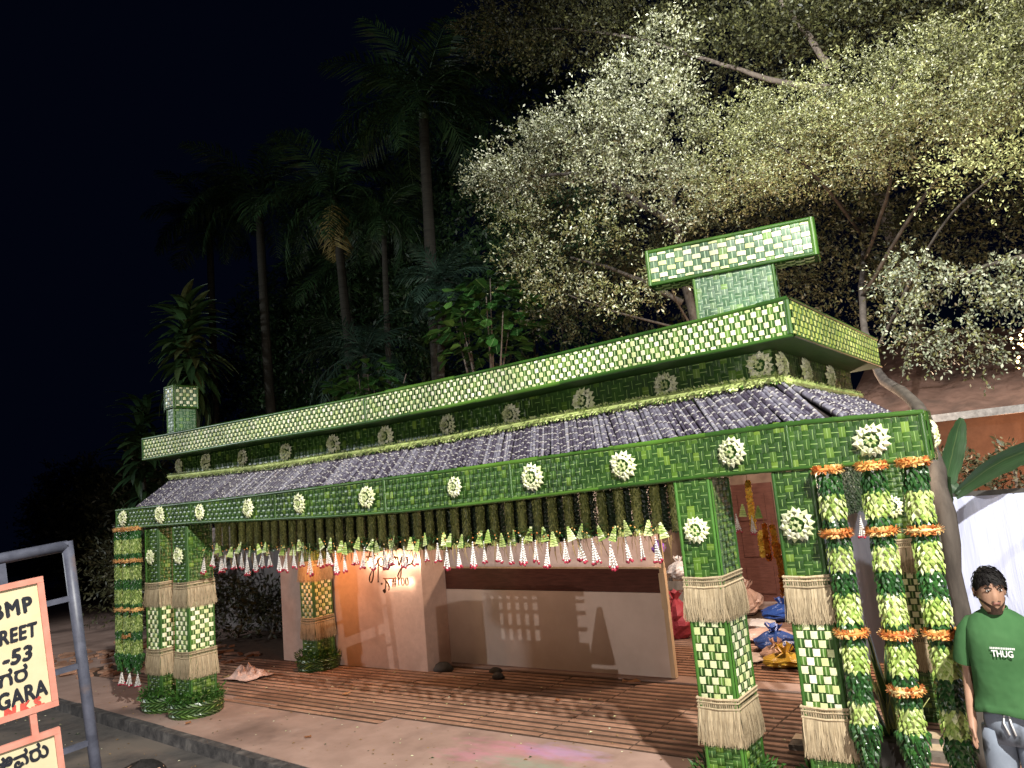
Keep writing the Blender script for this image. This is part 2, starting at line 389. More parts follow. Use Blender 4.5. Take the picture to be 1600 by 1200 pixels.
# --- unit strip (x along, y across, z out)
def pad_arrays():
    ts = [(-0.5, -0.9), (-0.38, 0.75), (0, 1.0), (0.38, 0.75), (0.5, -0.9)]; us = [(-0.5, 0.72), (0, 1.0), (0.5, 0.72)]
    V = []; UV = []
    for t, h in ts:
        for u, g in us:
            V.append((t, u, h*g if h > 0 else h)); UV.append((u+0.5, t+0.5))
    F = [(i*3+k, i*3+3+k, i*3+4+k, i*3+k+1) for i in range(4) for k in range(2)]
    return np.array(V, float), np.array(F), np.array(UV, float)
PV, PF, PUV = pad_arrays()
PADS = {}
def pad_mesh(name, mat):
    key = (name, mat.name)
    if key not in PADS:
        PADS[key] = npmesh(name, PV, PF, [mat], np.zeros(len(PF)), PUV[PF.ravel()], True)
    return PADS[key]
PIECES = {}     # (name, material) -> list of (matrix, parent part)
def piece(name, mat, M, parent):
    PIECES.setdefault((name, mat.name), []).append((M, parent))
def frame(P, u, v, alongv, L, Wd, th, jit=0.035, lift=0.0):
    Wd *= random.uniform(.9, 1.04); L *= random.uniform(.97, 1.03)
    e = 0.01
    p = P(u, v); du = (P(u+e, v)-P(u-e, v)).normalized(); dv = (P(u, v+e)-P(u, v-e)).normalized()
    n = du.cross(dv).normalized()
    a = dv if alongv else du
    j = random.uniform(-jit, jit); b = n.cross(a); a2 = (a*math.cos(j)+b*math.sin(j)).normalized(); b2 = n.cross(a2)
    tl = random.gauss(0, .035); n2 = (n*math.cos(tl)+b2*math.sin(tl)); b2 = n2.cross(a2); n = n2
    p = p + n*(0.0020+lift+random.uniform(0, 0.002))
    M = Matrix(((a2.x*L, b2.x*Wd, n.x*th, p.x), (a2.y*L, b2.y*Wd, n.y*th, p.y), (a2.z*L, b2.z*Wd, n.z*th, p.z), (0, 0, 0, 1)))
    return M
def twill(P, U, V, c, name, mat, parent, cv=None):
    """plain weave of green strips: upright floats ride over, cross floats sit a little deeper"""
    nu = max(2, round(U/c)); nv = max(2, round(V/(cv or c))); cu, cv = U/nu, V/nv
    for i in range(nu):
        for j in range(nv):
            if (i+j) % 2 == 0: piece(name, mat, frame(P, (i+.5)*cu, (j+.5)*cv, False, cu*1.08, cv*.97, .0045), parent)
            else: piece(name, mat, frame(P, (i+.5)*cu, (j+.5)*cv, True, cv*1.22, cu*.99, .0055, lift=.0012), parent)
def checks(P, U, V, nu, nv, cname, gname, parent, ratio=0.55, half=True, phase=0, cmat=None, gmat=None):
    """cream patches going over green strips"""
    cu = U/nu; rows = []
    if half:
        cv = V/(nv-1+1.0); rows = [(0.25*cv, 0.5*cv)] + [((j+.0)*cv, cv) for j in range(1, nv)] + [(V-0.25*cv, 0.5*cv)]
    else:
        cv = V/nv; rows = [((j+.5)*cv, cv) for j in range(nv)]
    for j, (vc, hh) in enumerate(rows):
        for i in range(nu):
            u = (i+.5)*cu
            if (i+j+phase) % 2 == 0:
                piece(cname, cmat or M_CREAM, frame(P, u, vc, False, cu*(1+(ratio-.5)*.9)*(1 if not half else .94), hh*(.88 if not half else .76), .0055, 0.035, 0.002), parent)
            else:
                piece(gname, gmat or M_LSQ, frame(P, u, vc, True, hh*(1.06 if not half else 1.3), cu*.93, .006, 0.02), parent)
    
# --- beam with the sag of a hand-built structure
BX = [-11.24, -8.98, -6.75, -5.57, -4.41, -3.45, -2.52, -1.83, -1.70, -0.834]
BT = [2.672, 2.645, 2.649, 2.657, 2.661, 2.675, 2.684, 2.699, 2.697, 2.662]
BB = [2.402, 2.372, 2.312, 2.293, 2.315, 2.339, 2.366, 2.366, 2.362, 2.347]
def interp(x, X, Y): return float(np.interp(x, X, Y))
def beam_front(u, v):
    x = -11.24+u; zb = interp(x, BX, BB); zt = interp(x, BX, BT)
    return Vector((x, 5.47, lerp(zb, zt, v/0.33)))
DB = 0.20
mb = MB()
for i in range(len(BX)-1):
    a, b_ = BX[i], BX[i+1]
    mb.add([(a, 5.473, BB[i]), (b_, 5.473, BB[i+1]), (b_, 5.473, BT[i+1]), (a, 5.473, BT[i])], [(0, 1, 2, 3)])
    mb.add([(a, 5.47+DB, BB[i]), (b_, 5.47+DB, BB[i+1]), (b_, 5.47+DB, BT[i+1]), (a, 5.47+DB, BT[i])], [(3, 2, 1, 0)])
    mb.add([(a, 5.473, BT[i]), (b_, 5.473, BT[i+1]), (b_, 5.47+DB, BT[i+1]), (a, 5.47+DB, BT[i])], [(0, 1, 2, 3)])
    mb.add([(a, 5.473, BB[i]), (b_, 5.473, BB[i+1]), (b_, 5.47+DB, BB[i+1]), (a, 5.47+DB, BB[i])], [(3, 2, 1, 0)])
for i, s in ((0, -1), (-1, 1)):
    q = [(BX[i], 5.473, BB[i]), (BX[i], 5.47+DB, BB[i]), (BX[i], 5.47+DB, BT[i]), (BX[i], 5.473, BT[i])]
    mb.add(q, [(0, 1, 2, 3) if s > 0 else (3, 2, 1, 0)])
BEAM = arch_part('beam', mb, [M_BASE])
twill(beam_front, 10.406, 0.33, 0.048, 'leaf_strip', M_LEAF, BEAM, .064)
def beam_end(u, v): return Vector((-0.834, 5.475+u, lerp(2.347, 2.662, v/0.33)))
twill(beam_end, DB-0.01, 0.33, 0.048, 'leaf_strip', M_LEAF, BEAM, .064)
def edging(parent, pts, n, w, th=0.008, name='leaf_edging', mat=None, seg=None):
    """long leaf ribbon folded along an edge, in overlapping lengths"""
    n = Vector(n).normalized(); pts = [Vector(p) for p in pts]
    L = [0]
    for i in range(1, len(pts)): L.append(L[-1]+(pts[i]-pts[i-1]).length)
    def at(s):
        s = max(0, min(s, L[-1]))
        for i in range(1, len(L)):
            if s <= L[i] or i == len(L)-1: return pts[i-1].lerp(pts[i], (s-L[i-1])/(L[i]-L[i-1]))
    s = 0; k = 0
    while s < L[-1]-1e-4:
        l = (seg or 0.9)*random.uniform(.8, 1.3); e = min(L[-1], s+l)
        if L[-1]-e < 0.2: e = L[-1]
        a, b = at(s), at(e); t = (b-a).normalized(); sd = n.cross(t).normalized()
        mb = MB(); m1 = (a+b)/2; off = th+0.0012*(k % 2)+0.004
        ww = w*random.uniform(.85, 1.15)
        rows = []
        for q in range(6):
            c = a.lerp(b, q/5); c = at(s+(e-s)*q/5)
            wob = random.uniform(-.002, .002)
            rows.append([c+sd*(-ww/2+wob)+n*0.001, c+sd*(-ww/4)+n*off, c+sd*(ww/4)+n*off, c+sd*(ww/2+wob)+n*0.001])
        vs = [p for r in rows for p in r]; uvs = [((i % 4)/3, (i//4)/5) for i in range(len(vs))]
        fs = [(i*4+kk, i*4+4+kk, i*4+5+kk, i*4+kk+1) for i in range(5) for kk in range(3)]
        fs = [f[::-1] for f in fs] if sd.cross(t).dot(n) > 0 else fs
        mb.add(vs, fs, 0, random.random(), uvs)
        arch_part(name, mb, [mat or M_EDGE], parent, True)
        s = e; k += 1
zt = lambda x: interp(x, BX, BT); zb = lambda x: interp(x, BX, BB)
xs = np.linspace(-11.24, -0.834, 15)
edging(BEAM, [(x, 5.466, zt(x)-0.013) for x in xs], (0, -1, 0), 0.035)
edging(BEAM, [(x, 5.466, zb(x)+0.011) for x in xs], (0, -1, 0), 0.03)
for x in (-9.3, -7.55, -5.75, -4.15, -1.70, -0.852, -11.22):
    edging(BEAM, [(x, 5.464, zb(x)+0.02), (x, 5.464, zt(x)-0.02)], (0, -1, 0), 0.035)
edging(BEAM, [(-0.829, 5.49, 2.36), (-0.829, 5.49, 2.65)], (1, 0, 0), 0.03)

# --- pillars
def fringe(parent, x0, x1, y0, y1, ztop, zbot, nstr, seed):
    """jute band knotted round the pillar with hanging strands (front and both sides)"""
    R = random.Random(seed); mb = MB(); o = 0.012
    path = [(x0-o, y1+o), (x0-o, y0-o), (x1+o, y0-o), (x1+o, y1+o)]
    seg = [math.hypot(path[i+1][0]-path[i][0], path[i+1][1]-path[i][1]) for i in range(3)]
    tot = sum(seg)
    def at(s):
        for i in range(3):
            if s <= seg[i] or i == 2:
                t = s/seg[i]; a, b = path[i], path[i+1]
                nx, ny = ((-1, 0), (0, -1), (1, 0))[i]
                return a[0]+(b[0]-a[0])*t, a[1]+(b[1]-a[1])*t, nx, ny
            s -= seg[i]
    hb = 0.075
    # two woven header cords with knots between
    for zz, rr in ((ztop-0.008, 0.010), (ztop-0.034, 0.007), (ztop-hb, 0.010)):
        pts = [(path[0][0], path[0][1], zz+.01), (path[1][0], path[1][1], zz), ((path[1][0]+path[2][0])/2, path[1][1]-.004, zz-.006), (path[2][0], path[2][1], zz+.004), (path[3][0], path[3][1], zz+.012)]
        mb.tube(pts, rr, 5, 0, R.random())
    n = int(tot/0.016)
    for k in range(n):
        x, y, nx, ny = at((k+.5)/n*tot); tx, ty = -ny, nx
        for z_ in (ztop-0.021, ztop-0.056):
            w = 0.0055
            mb.add([(x-tx*w, y-ty*w, z_-.014), (x+tx*w, y+ty*w, z_-.014), (x+tx*w+nx*.004, y+ty*w+ny*.004, z_+.014), (x-tx*w+nx*.004, y-ty*w+ny*.004, z_+.014)], [(0, 1, 2, 3)], 0, R.random())
    for k in range(nstr):
        x, y, nx, ny = at(R.random()*tot); tx, ty = -ny, nx
        w = R.uniform(.0022, .005); L = (ztop-hb-zbot)*R.uniform(.86, 1.04); sway = R.uniform(-.034, .034); out = R.uniform(.004, .04)
        vs = []
        for q in range(4):
            t = q/3; c = (x+tx*sway*t*t+nx*out*t*(1.5-t), y+ty*sway*t*t+ny*out*t*(1.5-t), ztop-hb-L*t)
            ww = w*(1-.45*t)
            vs += [(c[0]-tx*ww, c[1]-ty*ww, c[2]), (c[0]+tx*ww, c[1]+ty*ww, c[2])]
        mb.add(vs, [(0, 1, 3, 2), (2, 3, 5, 4), (4, 5, 7, 6)], 0, R.random())
    return arch_part('jute_fringe', mb, [M_JUTE], parent)

def pillar(x0, x1, y0, dep, near, ztop=2.36, zshift=0.0, nst=900):
    y1 = y0+dep; zt_ = ztop-0.004
    mb = MB(); mb.box(((x0+x1)/2, (y0+y1)/2+.002, zt_/2), (x1-x0-.004, dep-.004, zt_)); p = arch_part('pillar', mb, [M_BASE])
    w = x1-x0
    sec = [(0.05, 0.46, 't'), (0.78, 1.34, 'c'), (1.60, zt_, 't')]
    for face in ('f', 'r', 'l'):
        Wd = w if face != 'r' and face != 'l' else dep
        ins = 0.022
        def mk(z0):
            if face == 'f': return lambda u, v: Vector((x0+ins+u, y0, z0+v))
            if face == 'r': return lambda u, v: Vector((x1, y0+ins+u, z0+v))
            return lambda u, v: Vector((x0, y1-ins-u, z0+v))
        Ud = Wd-2*ins
        for z0, z1, k in sec:
            if face == 'l' and k == 't' : pass
            if k == 't': twill(mk(z0), Ud, z1-z0, 0.060, 'palm_strip', M_LEAF, p, .046)
            else:
                nu = 5 if face == 'f' else 5
                checks(mk(z0-.02), Ud, z1-z0+.08, nu, 11, 'cream_strip', 'green_strip', p, 0.60, False, 0 if face == 'f' else 1)
    for (ex, ey, n) in ((x0+.012, y0-.004, (0, -1, 0)), (x1-.012, y0-.004, (0, -1, 0)), (x1+.004, y0+.014, (1, 0, 0)), (x1+.004, y1-.014, (1, 0, 0))):
        edging(p, [(ex, ey, 0.05), (ex, ey, zt_-.004)], n, 0.028, 0.006, seg=2.6, mat=M_LEAFB)
    fringe(p, x0, x1, y0, y1, 1.648, 1.33, nst, int(abs(x0*100)))
    fringe(p, x0, x1, y0, y1, 0.79, 0.46, nst, int(abs(x0*100))+5)
    return p
PILS = [(-10.50, -10.17, 5.50, .37, 0), (-9.76, -9.44, 5.48, .36, 0), (-2.605, -2.318, 5.48, .36, 1), (-1.853, -1.573, 5.48, .36, 1), (-10.24, -9.93, 7.82, .36, 0), (-1.76, -1.46, 8.0, .36, 0)]
for q in PILS: pillar(*q, nst=1300 if q[4] else 700)

# --- cane roof
def cane_mesh(k):
    R = random.Random(k); mb = MB(); n = 6; z = 0; rings = []; uvy = 0
    L = 0.62; first = R.uniform(.03, .12)
    nodes = [first]
    while nodes[-1] < L: nodes.append(nodes[-1]+R.uniform(.10, .15))
    pts = [(0, 0.0)]
    ys = [0.0]; rad = [1.0]; uv = [0.3]
    for i, nd in enumerate(nodes):
        if nd > L-.02: break
        for dy, r_, uvo in ((-.012, 1.0, .85), (-.004, 1.12, .93), (.004, 1.10, .99), (.010, .97, 1.05)):
            ys.append(nd+dy); rad.append(r_); uv.append(i+uvo)
    ys.append(L); rad.append(1.0); uv.append(len(nodes)+.5)
    vs = []; uvs = []
    bx = R.uniform(-.006, .006)
    for y, r_, u_ in zip(ys, rad, uv):
        for q in range(n):
            a = 2*PI*q/n+.5; vs.append((math.cos(a)*r_*.5+bx*math.sin(y*5)*20, y, math.sin(a)*r_*.5)); uvs.append((q/n, u_))
    fs = [(i*n+q, (i+1)*n+q, (i+1)*n+(q+1) % n, i*n+(q+1) % n) for i in range(len(ys)-1) for q in range(n)]
    fs += [tuple(range(n)), tuple(range((len(ys)-1)*n, len(ys)*n))[::-1]]
    mb.add(vs, fs, 0, 0.0, uvs)
    return mb.mesh('sugar_cane', [M_CANE], True)
CANES = [cane_mesh(k) for k in range(8)]
GX = [-10.6, -8.2, -5.24, -3.68, -1.80]; GZ = [3.035, 2.965, 2.97, 3.01, 3.035]
def ridge_z(x): return interp(x, GX, GZ)
mb = MB()   # board under the canes
nn = 14
for i in range(nn):
    a, b_ = i/nn, (i+1)/nn
    pa = [(lerp(-10.95, -1.42, t), 5.66, zt(lerp(-10.95, -1.42, t))-.012) for t in (a, b_)]
    pb = [(lerp(-10.58, -1.83, t), 6.0, ridge_z(lerp(-10.58, -1.83, t))-.03) for t in (a, b_)]
    mb.add([pa[0], pa[1], pb[1], pb[0]], [(0, 1, 2, 3)])
mb.add([(-1.42, 5.66, 2.665), (-1.42, 8.3, 2.665), (-1.83, 8.3, 2.99), (-1.83, 6.0, 2.99)], [(0, 1, 2, 3)])
mb.add([(-10.95, 8.3, 2.63), (-10.95, 5.66, 2.63), (-10.58, 6.0, 2.99), (-10.58, 8.3, 2.99)], [(0, 1, 2, 3)])
ROOF = arch_part('cane_roof', mb, [surf('shaded thatch board', [(0.3, (0.015, 0.012, 0.012)), (0.7, (0.04, 0.03, 0.03))], 20, 0.9)])
def cane(a, b, w):
    a, b = Vector(a), Vector(b); d = (b-a); L = d.length; d.normalize(); up = Vector((0, 0, 1)); x = d.cross(up).normalized(); z = x.cross(d)
    r_ = random.uniform(.88, 1.12)*w
    s = L/0.62*random.uniform(.98, 1.04); dirn = random.random() < .5
    if dirn: a, d, x = b, -d, -x
    o = bpy.data.objects.new('sugar_cane', random.choice(CANES)); COL.objects.link(o); o.parent = ROOF
    a = a+z*(w*.3+random.uniform(-.008, .010))
    o.matrix_local = Matrix(((x.x*r_, d.x*s, z.x*r_, a.x), (x.y*r_, d.y*s, z.y*r_, a.y), (x.z*r_, d.z*s, z.z*r_, a.z), (0, 0, 0, 1)))
NC = 280
for i in range(NC):
    t = (i+.5)/NC; xb_ = lerp(-10.92, -1.46, t); xt_ = lerp(-10.56, -1.86, t)
    j = random.uniform(-.012, .012)
    cane((xb_+j, 5.60, zt(xb_)+.004+random.uniform(-.01, .006)), (xt_-j+random.uniform(-.012, .012), 5.965, ridge_z(xt_)+random.uniform(-.006, .006)), 0.0345)
for i in range(46):
    t = (i+.5)/46
    cane((-1.40, lerp(5.70, 8.3, t), 2.69), (-1.82, lerp(6.02, 8.28, t), 2.995), 0.05)

# --- frieze, slab and finials
def frieze_front(u, v): 
    x = -10.5+u; return Vector((x, 6.0, lerp(ridge_z(x)-.05, 3.33, v/.4)))
def frieze_right(u, v): return Vector((-1.90, 6.0+u, lerp(2.96, 3.33, v/.4)))
mb = MB()
mb.box((-6.2, 7.2, 3.13), (8.594, 2.394, 0.40)); FR = arch_part('frieze', mb, [M_BASE])
twill(frieze_front, 8.6, 0.4, 0.06, 'frieze_strip', M_LEAF, FR, .08)
twill(frieze_right, 2.4, 0.4, 0.06, 'frieze_strip', M_LEAF, FR, .08)
SX = [-10.755, -8.06, -6.118, -4.597, -3.437, -2.364, -1.61]
ST = [3.632, 3.584, 3.553, 3.547, 3.559, 3.578, 3.605]
SB = [3.329, 3.300, 3.262, 3.272, 3.296, 3.303, 3.314]
SY0, SY1 = 5.62, 8.47
mb = MB()
for i in range(len(SX)-1):
    a, b_ = SX[i], SX[i+1]; y0, y1 = SY0+.003, SY1
    mb.add([(a, y0, SB[i]), (b_, y0, SB[i+1]), (b_, y0, ST[i+1]), (a, y0, ST[i])], [(0, 1, 2, 3)])
    mb.add([(a, y1, SB[i]), (b_, y1, SB[i+1]), (b_, y1, ST[i+1]), (a, y1, ST[i])], [(3, 2, 1, 0)])
    mb.add([(a, y0, ST[i]), (b_, y0, ST[i+1]), (b_, y1, ST[i+1]), (a, y1, ST[i])], [(0, 1, 2, 3)])
    mb.add([(a, y0, SB[i]), (b_, y0, SB[i+1]), (b_, y1, SB[i+1]), (a, y1, SB[i])], [(3, 2, 1, 0)])
for i, s in ((0, -1), (-1, 1)):
    q = [(SX[i], SY0+.003, SB[i]), (SX[i], SY1, SB[i]), (SX[i], SY1, ST[i]), (SX[i], SY0+.003, ST[i])]
    mb.add(q, [(0, 1, 2, 3) if s > 0 else (3, 2, 1, 0)])
SLAB = arch_part('roof_band', mb, [M_BASE])
def slab_front(u, v):
    x = SX[0]+.03+u; a, b_ = interp(x, SX, SB)+.02, interp(x, SX, ST)-.02
    return Vector((x, SY0, lerp(a, b_, v/.26)))
checks(slab_front, 9.085, 0.26, 214, 5, 'cream_square', 'leaf_square', SLAB, 0.5, True)
def slab_right(u, v): return Vector((-1.61, SY0+.02+u, lerp(3.334, 3.585, v/.26)))
M_CREAMG = leafmat('greenish cream leaf', [(0, (0.30, 0.38, 0.07)), (0.5, (0.44, 0.50, 0.13)), (1, (0.56, 0.58, 0.22))], 0.5, fib=14, fibamt=0.2)
checks(slab_right, 2.80, 0.26, 54, 5, 'yellowish_square', 'leaf_square', SLAB, 0.62, True, 0, M_CREAMG)
xs = np.linspace(SX[0], SX[-1], 15); sbz = lambda x: interp(x, SX, SB); stz = lambda x: interp(x, SX, ST)
edging(SLAB, [(x, SY0-.004, stz(x)-.006) for x in xs], (0, -1, 0), 0.034)
edging(SLAB, [(x, SY0-.004, sbz(x)+.008) for x in xs], (0, -1, 0), 0.034)
for x in (-6.118, -10.74, -1.622): edging(SLAB, [(x, SY0-.007, sbz(x)+.02), (x, SY0-.007, stz(x)-.02)], (0, -1, 0), 0.04)
edging(SLAB, [(-1.606, SY0+.01, 3.60), (-1.606, SY1, 3.60)], (1, 0, 0), 0.022); edging(SLAB, [(-1.606, SY0+.01, 3.322), (-1.606, SY1, 3.322)], (1, 0, 0), 0.022)

def finial(org, yaw, ln, dep, bz0, bz1, n0, n1, nd0, nd1, nz0, nuF, nuR):
    """T-shaped finial: local x along its long face, y to the back"""
    R = Matrix.Translation(org) @ Matrix.Rotation(yaw, 4, 'Z')
    fn = R.to_3x3() @ Vector((0, -1, 0)); rn = R.to_3x3() @ Vector((1, 0, 0))
    mbb = MB(); mbb.box((ln/2, dep/2, (bz0+bz1)/2), (ln-.004, dep-.004, bz1-bz0-.004), M=R); f = arch_part('finial_block', mbb, [M_BASE])
    e = .028
    checks(lambda u, v: R @ Vector((e+u, 0, bz0+e+v)), ln-2*e, bz1-bz0-2*e, nuF, 5, 'cream_square', 'leaf_square', f, .55, True, 0, None, M_LEAF_SHEEN)
    checks(lambda u, v: R @ Vector((ln, e+u, bz0+e+v)), dep-2*e, bz1-bz0-2*e, nuR, 5, 'cream_square', 'leaf_square', f, .55, True, 0, None, M_LEAF_SHEEN)
    checks(lambda u, v: R @ Vector((e+u, dep-e-v, bz0)), ln-2*e, dep-2*e, nuF, 4, 'cream_square', 'leaf_square', f, .55, False)
    for z in (bz0+.011, bz1-.011):
        edging(f, [R @ Vector((0, -.004, z)), R @ Vector((ln, -.004, z))], fn, .034)
        edging(f, [R @ Vector((ln+.004, 0, z)), R @ Vector((ln+.004, dep, z))], rn, .03)
    for x in (.013, ln-.013): edging(f, [R @ Vector((x, -.006, bz0)), R @ Vector((x, -.006, bz1))], fn, .036)
    for y in (.013, dep-.013): edging(f, [R @ Vector((ln+.006, y, bz0)), R @ Vector((ln+.006, y, bz1))], rn, .032)
    mbb = MB(); mbb.box(((n0+n1)/2, (nd0+nd1)/2, (nz0+bz0)/2), (n1-n0-.004, nd1-nd0-.004, bz0-nz0-.002), M=R); n_ = arch_part('finial_neck', mbb, [M_BASE])
    twill(lambda u, v: R @ Vector((n0+.015+u, nd0, nz0+v)), n1-n0-.03, bz0-nz0, .055, 'neck_strip', M_LEAF_SHEEN, n_, .05)
    twill(lambda u, v: R @ Vector((n1, nd0+.015+u, nz0+v)), nd1-nd0-.03, bz0-nz0, .055, 'neck_strip', M_LEAF_SHEEN, n_, .05)
    for x in (n0+.014, n1-.014): edging(n_, [R @ Vector((x, nd0-.004, nz0)), R @ Vector((x, nd0-.004, bz0))], fn, .03)
finial((-3.008, 6.30, 0), math.radians(13.5), 1.44, .26, 4.135, 4.462, .385, 1.088, .02, .24, 3.58, 18, 4)
finial((-11.58, 6.42, 0), 0.0, .28, .40, 4.19, 4.55, .03, .25, .02, .38, 3.63, 4, 6)
# small landing that carries the left finial beyond the band
mb = MB(); mb.box((-11.15, 6.58, 3.605), (0.85, 0.5, 0.05)); arch_part('finial_shelf', mb, [M_BASE])

# --- realise the woven pieces: nearest 300 of each name singly, the rest joined
CAMP = Vector((0, 0, H))
for (name, mname), lst in PIECES.items():
    lst.sort(key=lambda q: (q[0].translation-CAMP).length)
    mat = MATS[mname]; me = pad_mesh(name, mat)
    lim = 290
    for M, par in lst[:lim]:
        o = bpy.data.objects.new(name, me); COL.objects.link(o); o.parent = par; o.matrix_local = M
    rest = lst[lim:]
    if rest:
        A = np.array([np.array(M) for M, _ in rest]); V = np.einsum('nij,vj->nvi', A[:, :3, :3], PV)+A[:, None, :3, 3]
        n = len(rest); F = (PF[None]+(np.arange(n)*len(PV))[:, None, None]).reshape(-1, 4)
        uv = np.tile(PUV[PF.ravel()], (n, 1)); rn = np.repeat(rng.random(n), len(PF))
        me2 = npmesh(name+'s', V.reshape(-1, 3), F, [mat], rn, uv, True)
        o = bpy.data.objects.new(name+'s', me2); COL.objects.link(o); o.parent = ARCH; o.matrix_parent_inverse = ARCH_INV; o['kind'] = 'stuff'

# ================================================================== ROSETTES
def petal_mesh(name, L, Wd, mat, fold=0.35):
    mb = MB()
    vs = [(0, 0, 0), (L*.45, -Wd/2, .02), (L*.5, 0, .02+fold*Wd*.9), (L*.45, Wd/2, .02), (L, 0, .004), (L*.2, 0, .012)]
    mb.add(vs, [(0, 1, 5), (0, 5, 3), (5, 1, 2), (5, 2, 3), (1, 4, 2), (2, 4, 3)], 0, 0.0)
    return mb.mesh(name, [mat])
PET_OUT = petal_mesh('petal', .062, .052, M_PETAL); PET_IN = petal_mesh('petal', .052, .046, M_PETAL); PET_HEART = petal_mesh('inner_leaf', .042, .036, M_PETALG)
def rosette_layout(R, r):
    out = []
    for ring, n, rad, tilt, me, sc in ((0, 16, .058, .10, PET_OUT, 1.0), (1, 13, .046, .45, PET_IN, 1.0), (2, 8, .018, .75, PET_HEART, .9)):
        for k in range(n):
            a = 2*PI*(k+R.uniform(-.15, .15))/n + ring*.3
            M = Matrix.Rotation(a, 4, 'Z') @ Matrix.Translation((rad, R.uniform(-.003, .003), .004+.008*ring)) @ Matrix.Rotation(-tilt+R.uniform(-.12, .12), 4, 'Y') @ Matrix.Rotation(R.uniform(-.4, .4), 4, 'X') @ Matrix.Scale(sc*R.uniform(.85, 1.1), 4)
            out.append((me, M))
    return out
def rosette(loc, normal, r, label, group, single, seed):
    R = random.Random(seed); n = Vector(normal); s = r/.118
    q = n.to_track_quat('Z', 'Y') @ Matrix.Rotation(R.uniform(0, 6), 3, 'Z').to_quaternion() @ Matrix.Rotation(R.uniform(-.12, .12), 3, 'X').to_quaternion(); s *= R.uniform(.9, 1.1); e = empty('leaf_rosette', loc, label, 'rosette', group)
    e.rotation_euler = q.to_euler(); e.scale = (s, s, s)
    mb = MB(); mb.add([(0.062*math.cos(2*PI*k/14), 0.062*math.sin(2*PI*k/14), .004) for k in range(14)], [tuple(range(14))]); mb.obj('backing', M_LEAFB, e)
    lay = rosette_layout(R, r)
    if single:
        for me, M in lay:
            o = link(me.name.split('.')[0], me, e); o.matrix_local = M
    else:
        mb = MB(); hb = MB()
        for me, M in lay:
            t = hb if me is PET_HEART else mb
            t.add([v.co.copy() for v in me.vertices], [tuple(p.vertices) for p in me.polygons], 0, R.random(), None, M)
        mb.obj('petals', M_PETAL, e); hb.obj('heart', M_PETALG, e)
bro = [(-10.996, 2.54), (-10.005, 2.53), (-9.058, 2.515), (-8.03, 2.496), (-7.075, 2.492), (-5.99, 2.482), (-4.794, 2.49), (-3.90, 2.505), (-3.005, 2.522), (-2.112, 2.532), (-1.16, 2.508)]
for i, (x, z) in enumerate(bro):
    rosette((x, 5.46, z), (0, -1, 0), .112, 'cream leaf rosette on the front beam, %s from the left end' % ordinal(i+1), 'rosettes along the front beam', i >= 5, 100+i)
rosette((-0.826, 5.572, 2.51), (1, 0, 0), .105, 'cream leaf rosette on the short right end face of the beam', 'rosettes along the front beam', True, 131)
fro = [(-10.42, 3.21), (-9.74, 3.197), (-8.89, 3.17), (-7.985, 3.15), (-7.08, 3.147), (-6.2, 3.13), (-5.29, 3.145), (-4.46, 3.14), (-3.63, 3.15), (-2.81, 3.167), (-1.995, 3.195)]
for i, (x, z) in enumerate(fro):
    rosette((x, 5.985, z), (0, -1, 0), .125, 'shaded leaf rosette on the dark frieze under the roof band, %s from the left' % ordinal(i+1), 'rosettes on the shaded frieze', i >= 8, 150+i)
for i, y in enumerate((6.12, 6.75, 7.5)):
    rosette((-1.885, y, 3.19), (1, 0, 0), .112, ('shaded leaf rosette on the right end of the frieze, nearest the corner', 'shaded leaf rosette in the middle of the right end of the frieze', 'shaded leaf rosette on the right end of the frieze, farthest back')[i], 'rosettes on the shaded frieze', True, 170+i)
for (x, y, z, lab, s) in ((-10.335, 5.49, 1.985, 'cream leaf rosette on the outer left front pillar', 0), (-9.60, 5.47, 1.985, 'cream leaf rosette on the inner left front pillar', 0), (-2.46, 5.47, 1.985, 'cream leaf rosette on the right front pillar beside the gate', 1), (-1.715, 5.47, 1.99, 'cream leaf rosette on the outermost right front pillar beside the big garlands', 1), (-1.61, 7.99, 1.95, 'cream leaf rosette on the rear pillar seen between the two rightmost garlands', 0)):
    rosette((x, y, z), (0, -1, 0), .115, lab, 'rosettes on the pillars', s, int(abs(x*77)))

# ================================================================== GARLANDS
def leaf_tri(mb, p, out, down, side, L, Wd, mi, rnd):
    """small folded leaf: two triangles either side of a raised rib"""
    a = p; tip = p+down*L+out*L*.35
    m_ = p+down*L*.45+out*L*.38
    l = p+down*L*.4+side*Wd*.5+out*L*.12; r_ = p+down*L*.4-side*Wd*.5+out*L*.12
    mb.add([a, l, tip, r_, m_], [(0, 1, 4), (1, 2, 4), (2, 3, 4), (3, 0, 4)], mi, rnd, [(0.5, 0), (0, .5), (.5, 1), (1, .5), (.5, .5)])
def leaf_band(z0, z1, rad, R, L=.038, Wd=.026, row=.021, per=15, radf=None, jitter=.35, fat=1.0):
    L, Wd, row, per = L*fat, Wd*fat, row*fat, int(per/fat)
    mb = MB(); mb.tube([(0, 0, z0), (0, 0, (z0+z1)/2), (0, 0, z1)], [(radf(z) if radf else rad)*.86 for z in (z0, (z0+z1)/2, z1)], 10, 0, .1)
    z = z0; k = 0
    while z > z1+row*.3:
        rr = radf(z) if radf else rad
        n = max(5, int(per*rr/rad))
        for i in range(n):
            a = 2*PI*(i+.5*(k % 2)+R.uniform(-.2, .2))/n; o = Vector((math.cos(a), math.sin(a), 0)); s = Vector((-o.y, o.x, 0))
            d = (Vector((0, 0, -1))+s*R.uniform(-jitter, jitter)).normalized()
            leaf_tri(mb, o*rr*.9+Vector((0, 0, z+R.uniform(-.004, .004))), o*R.uniform(.6, 1.3), d, s, L*R.uniform(.85, 1.15), Wd*R.uniform(.85, 1.1), 0, R.random())
        z -= row; k += 1
    return mb
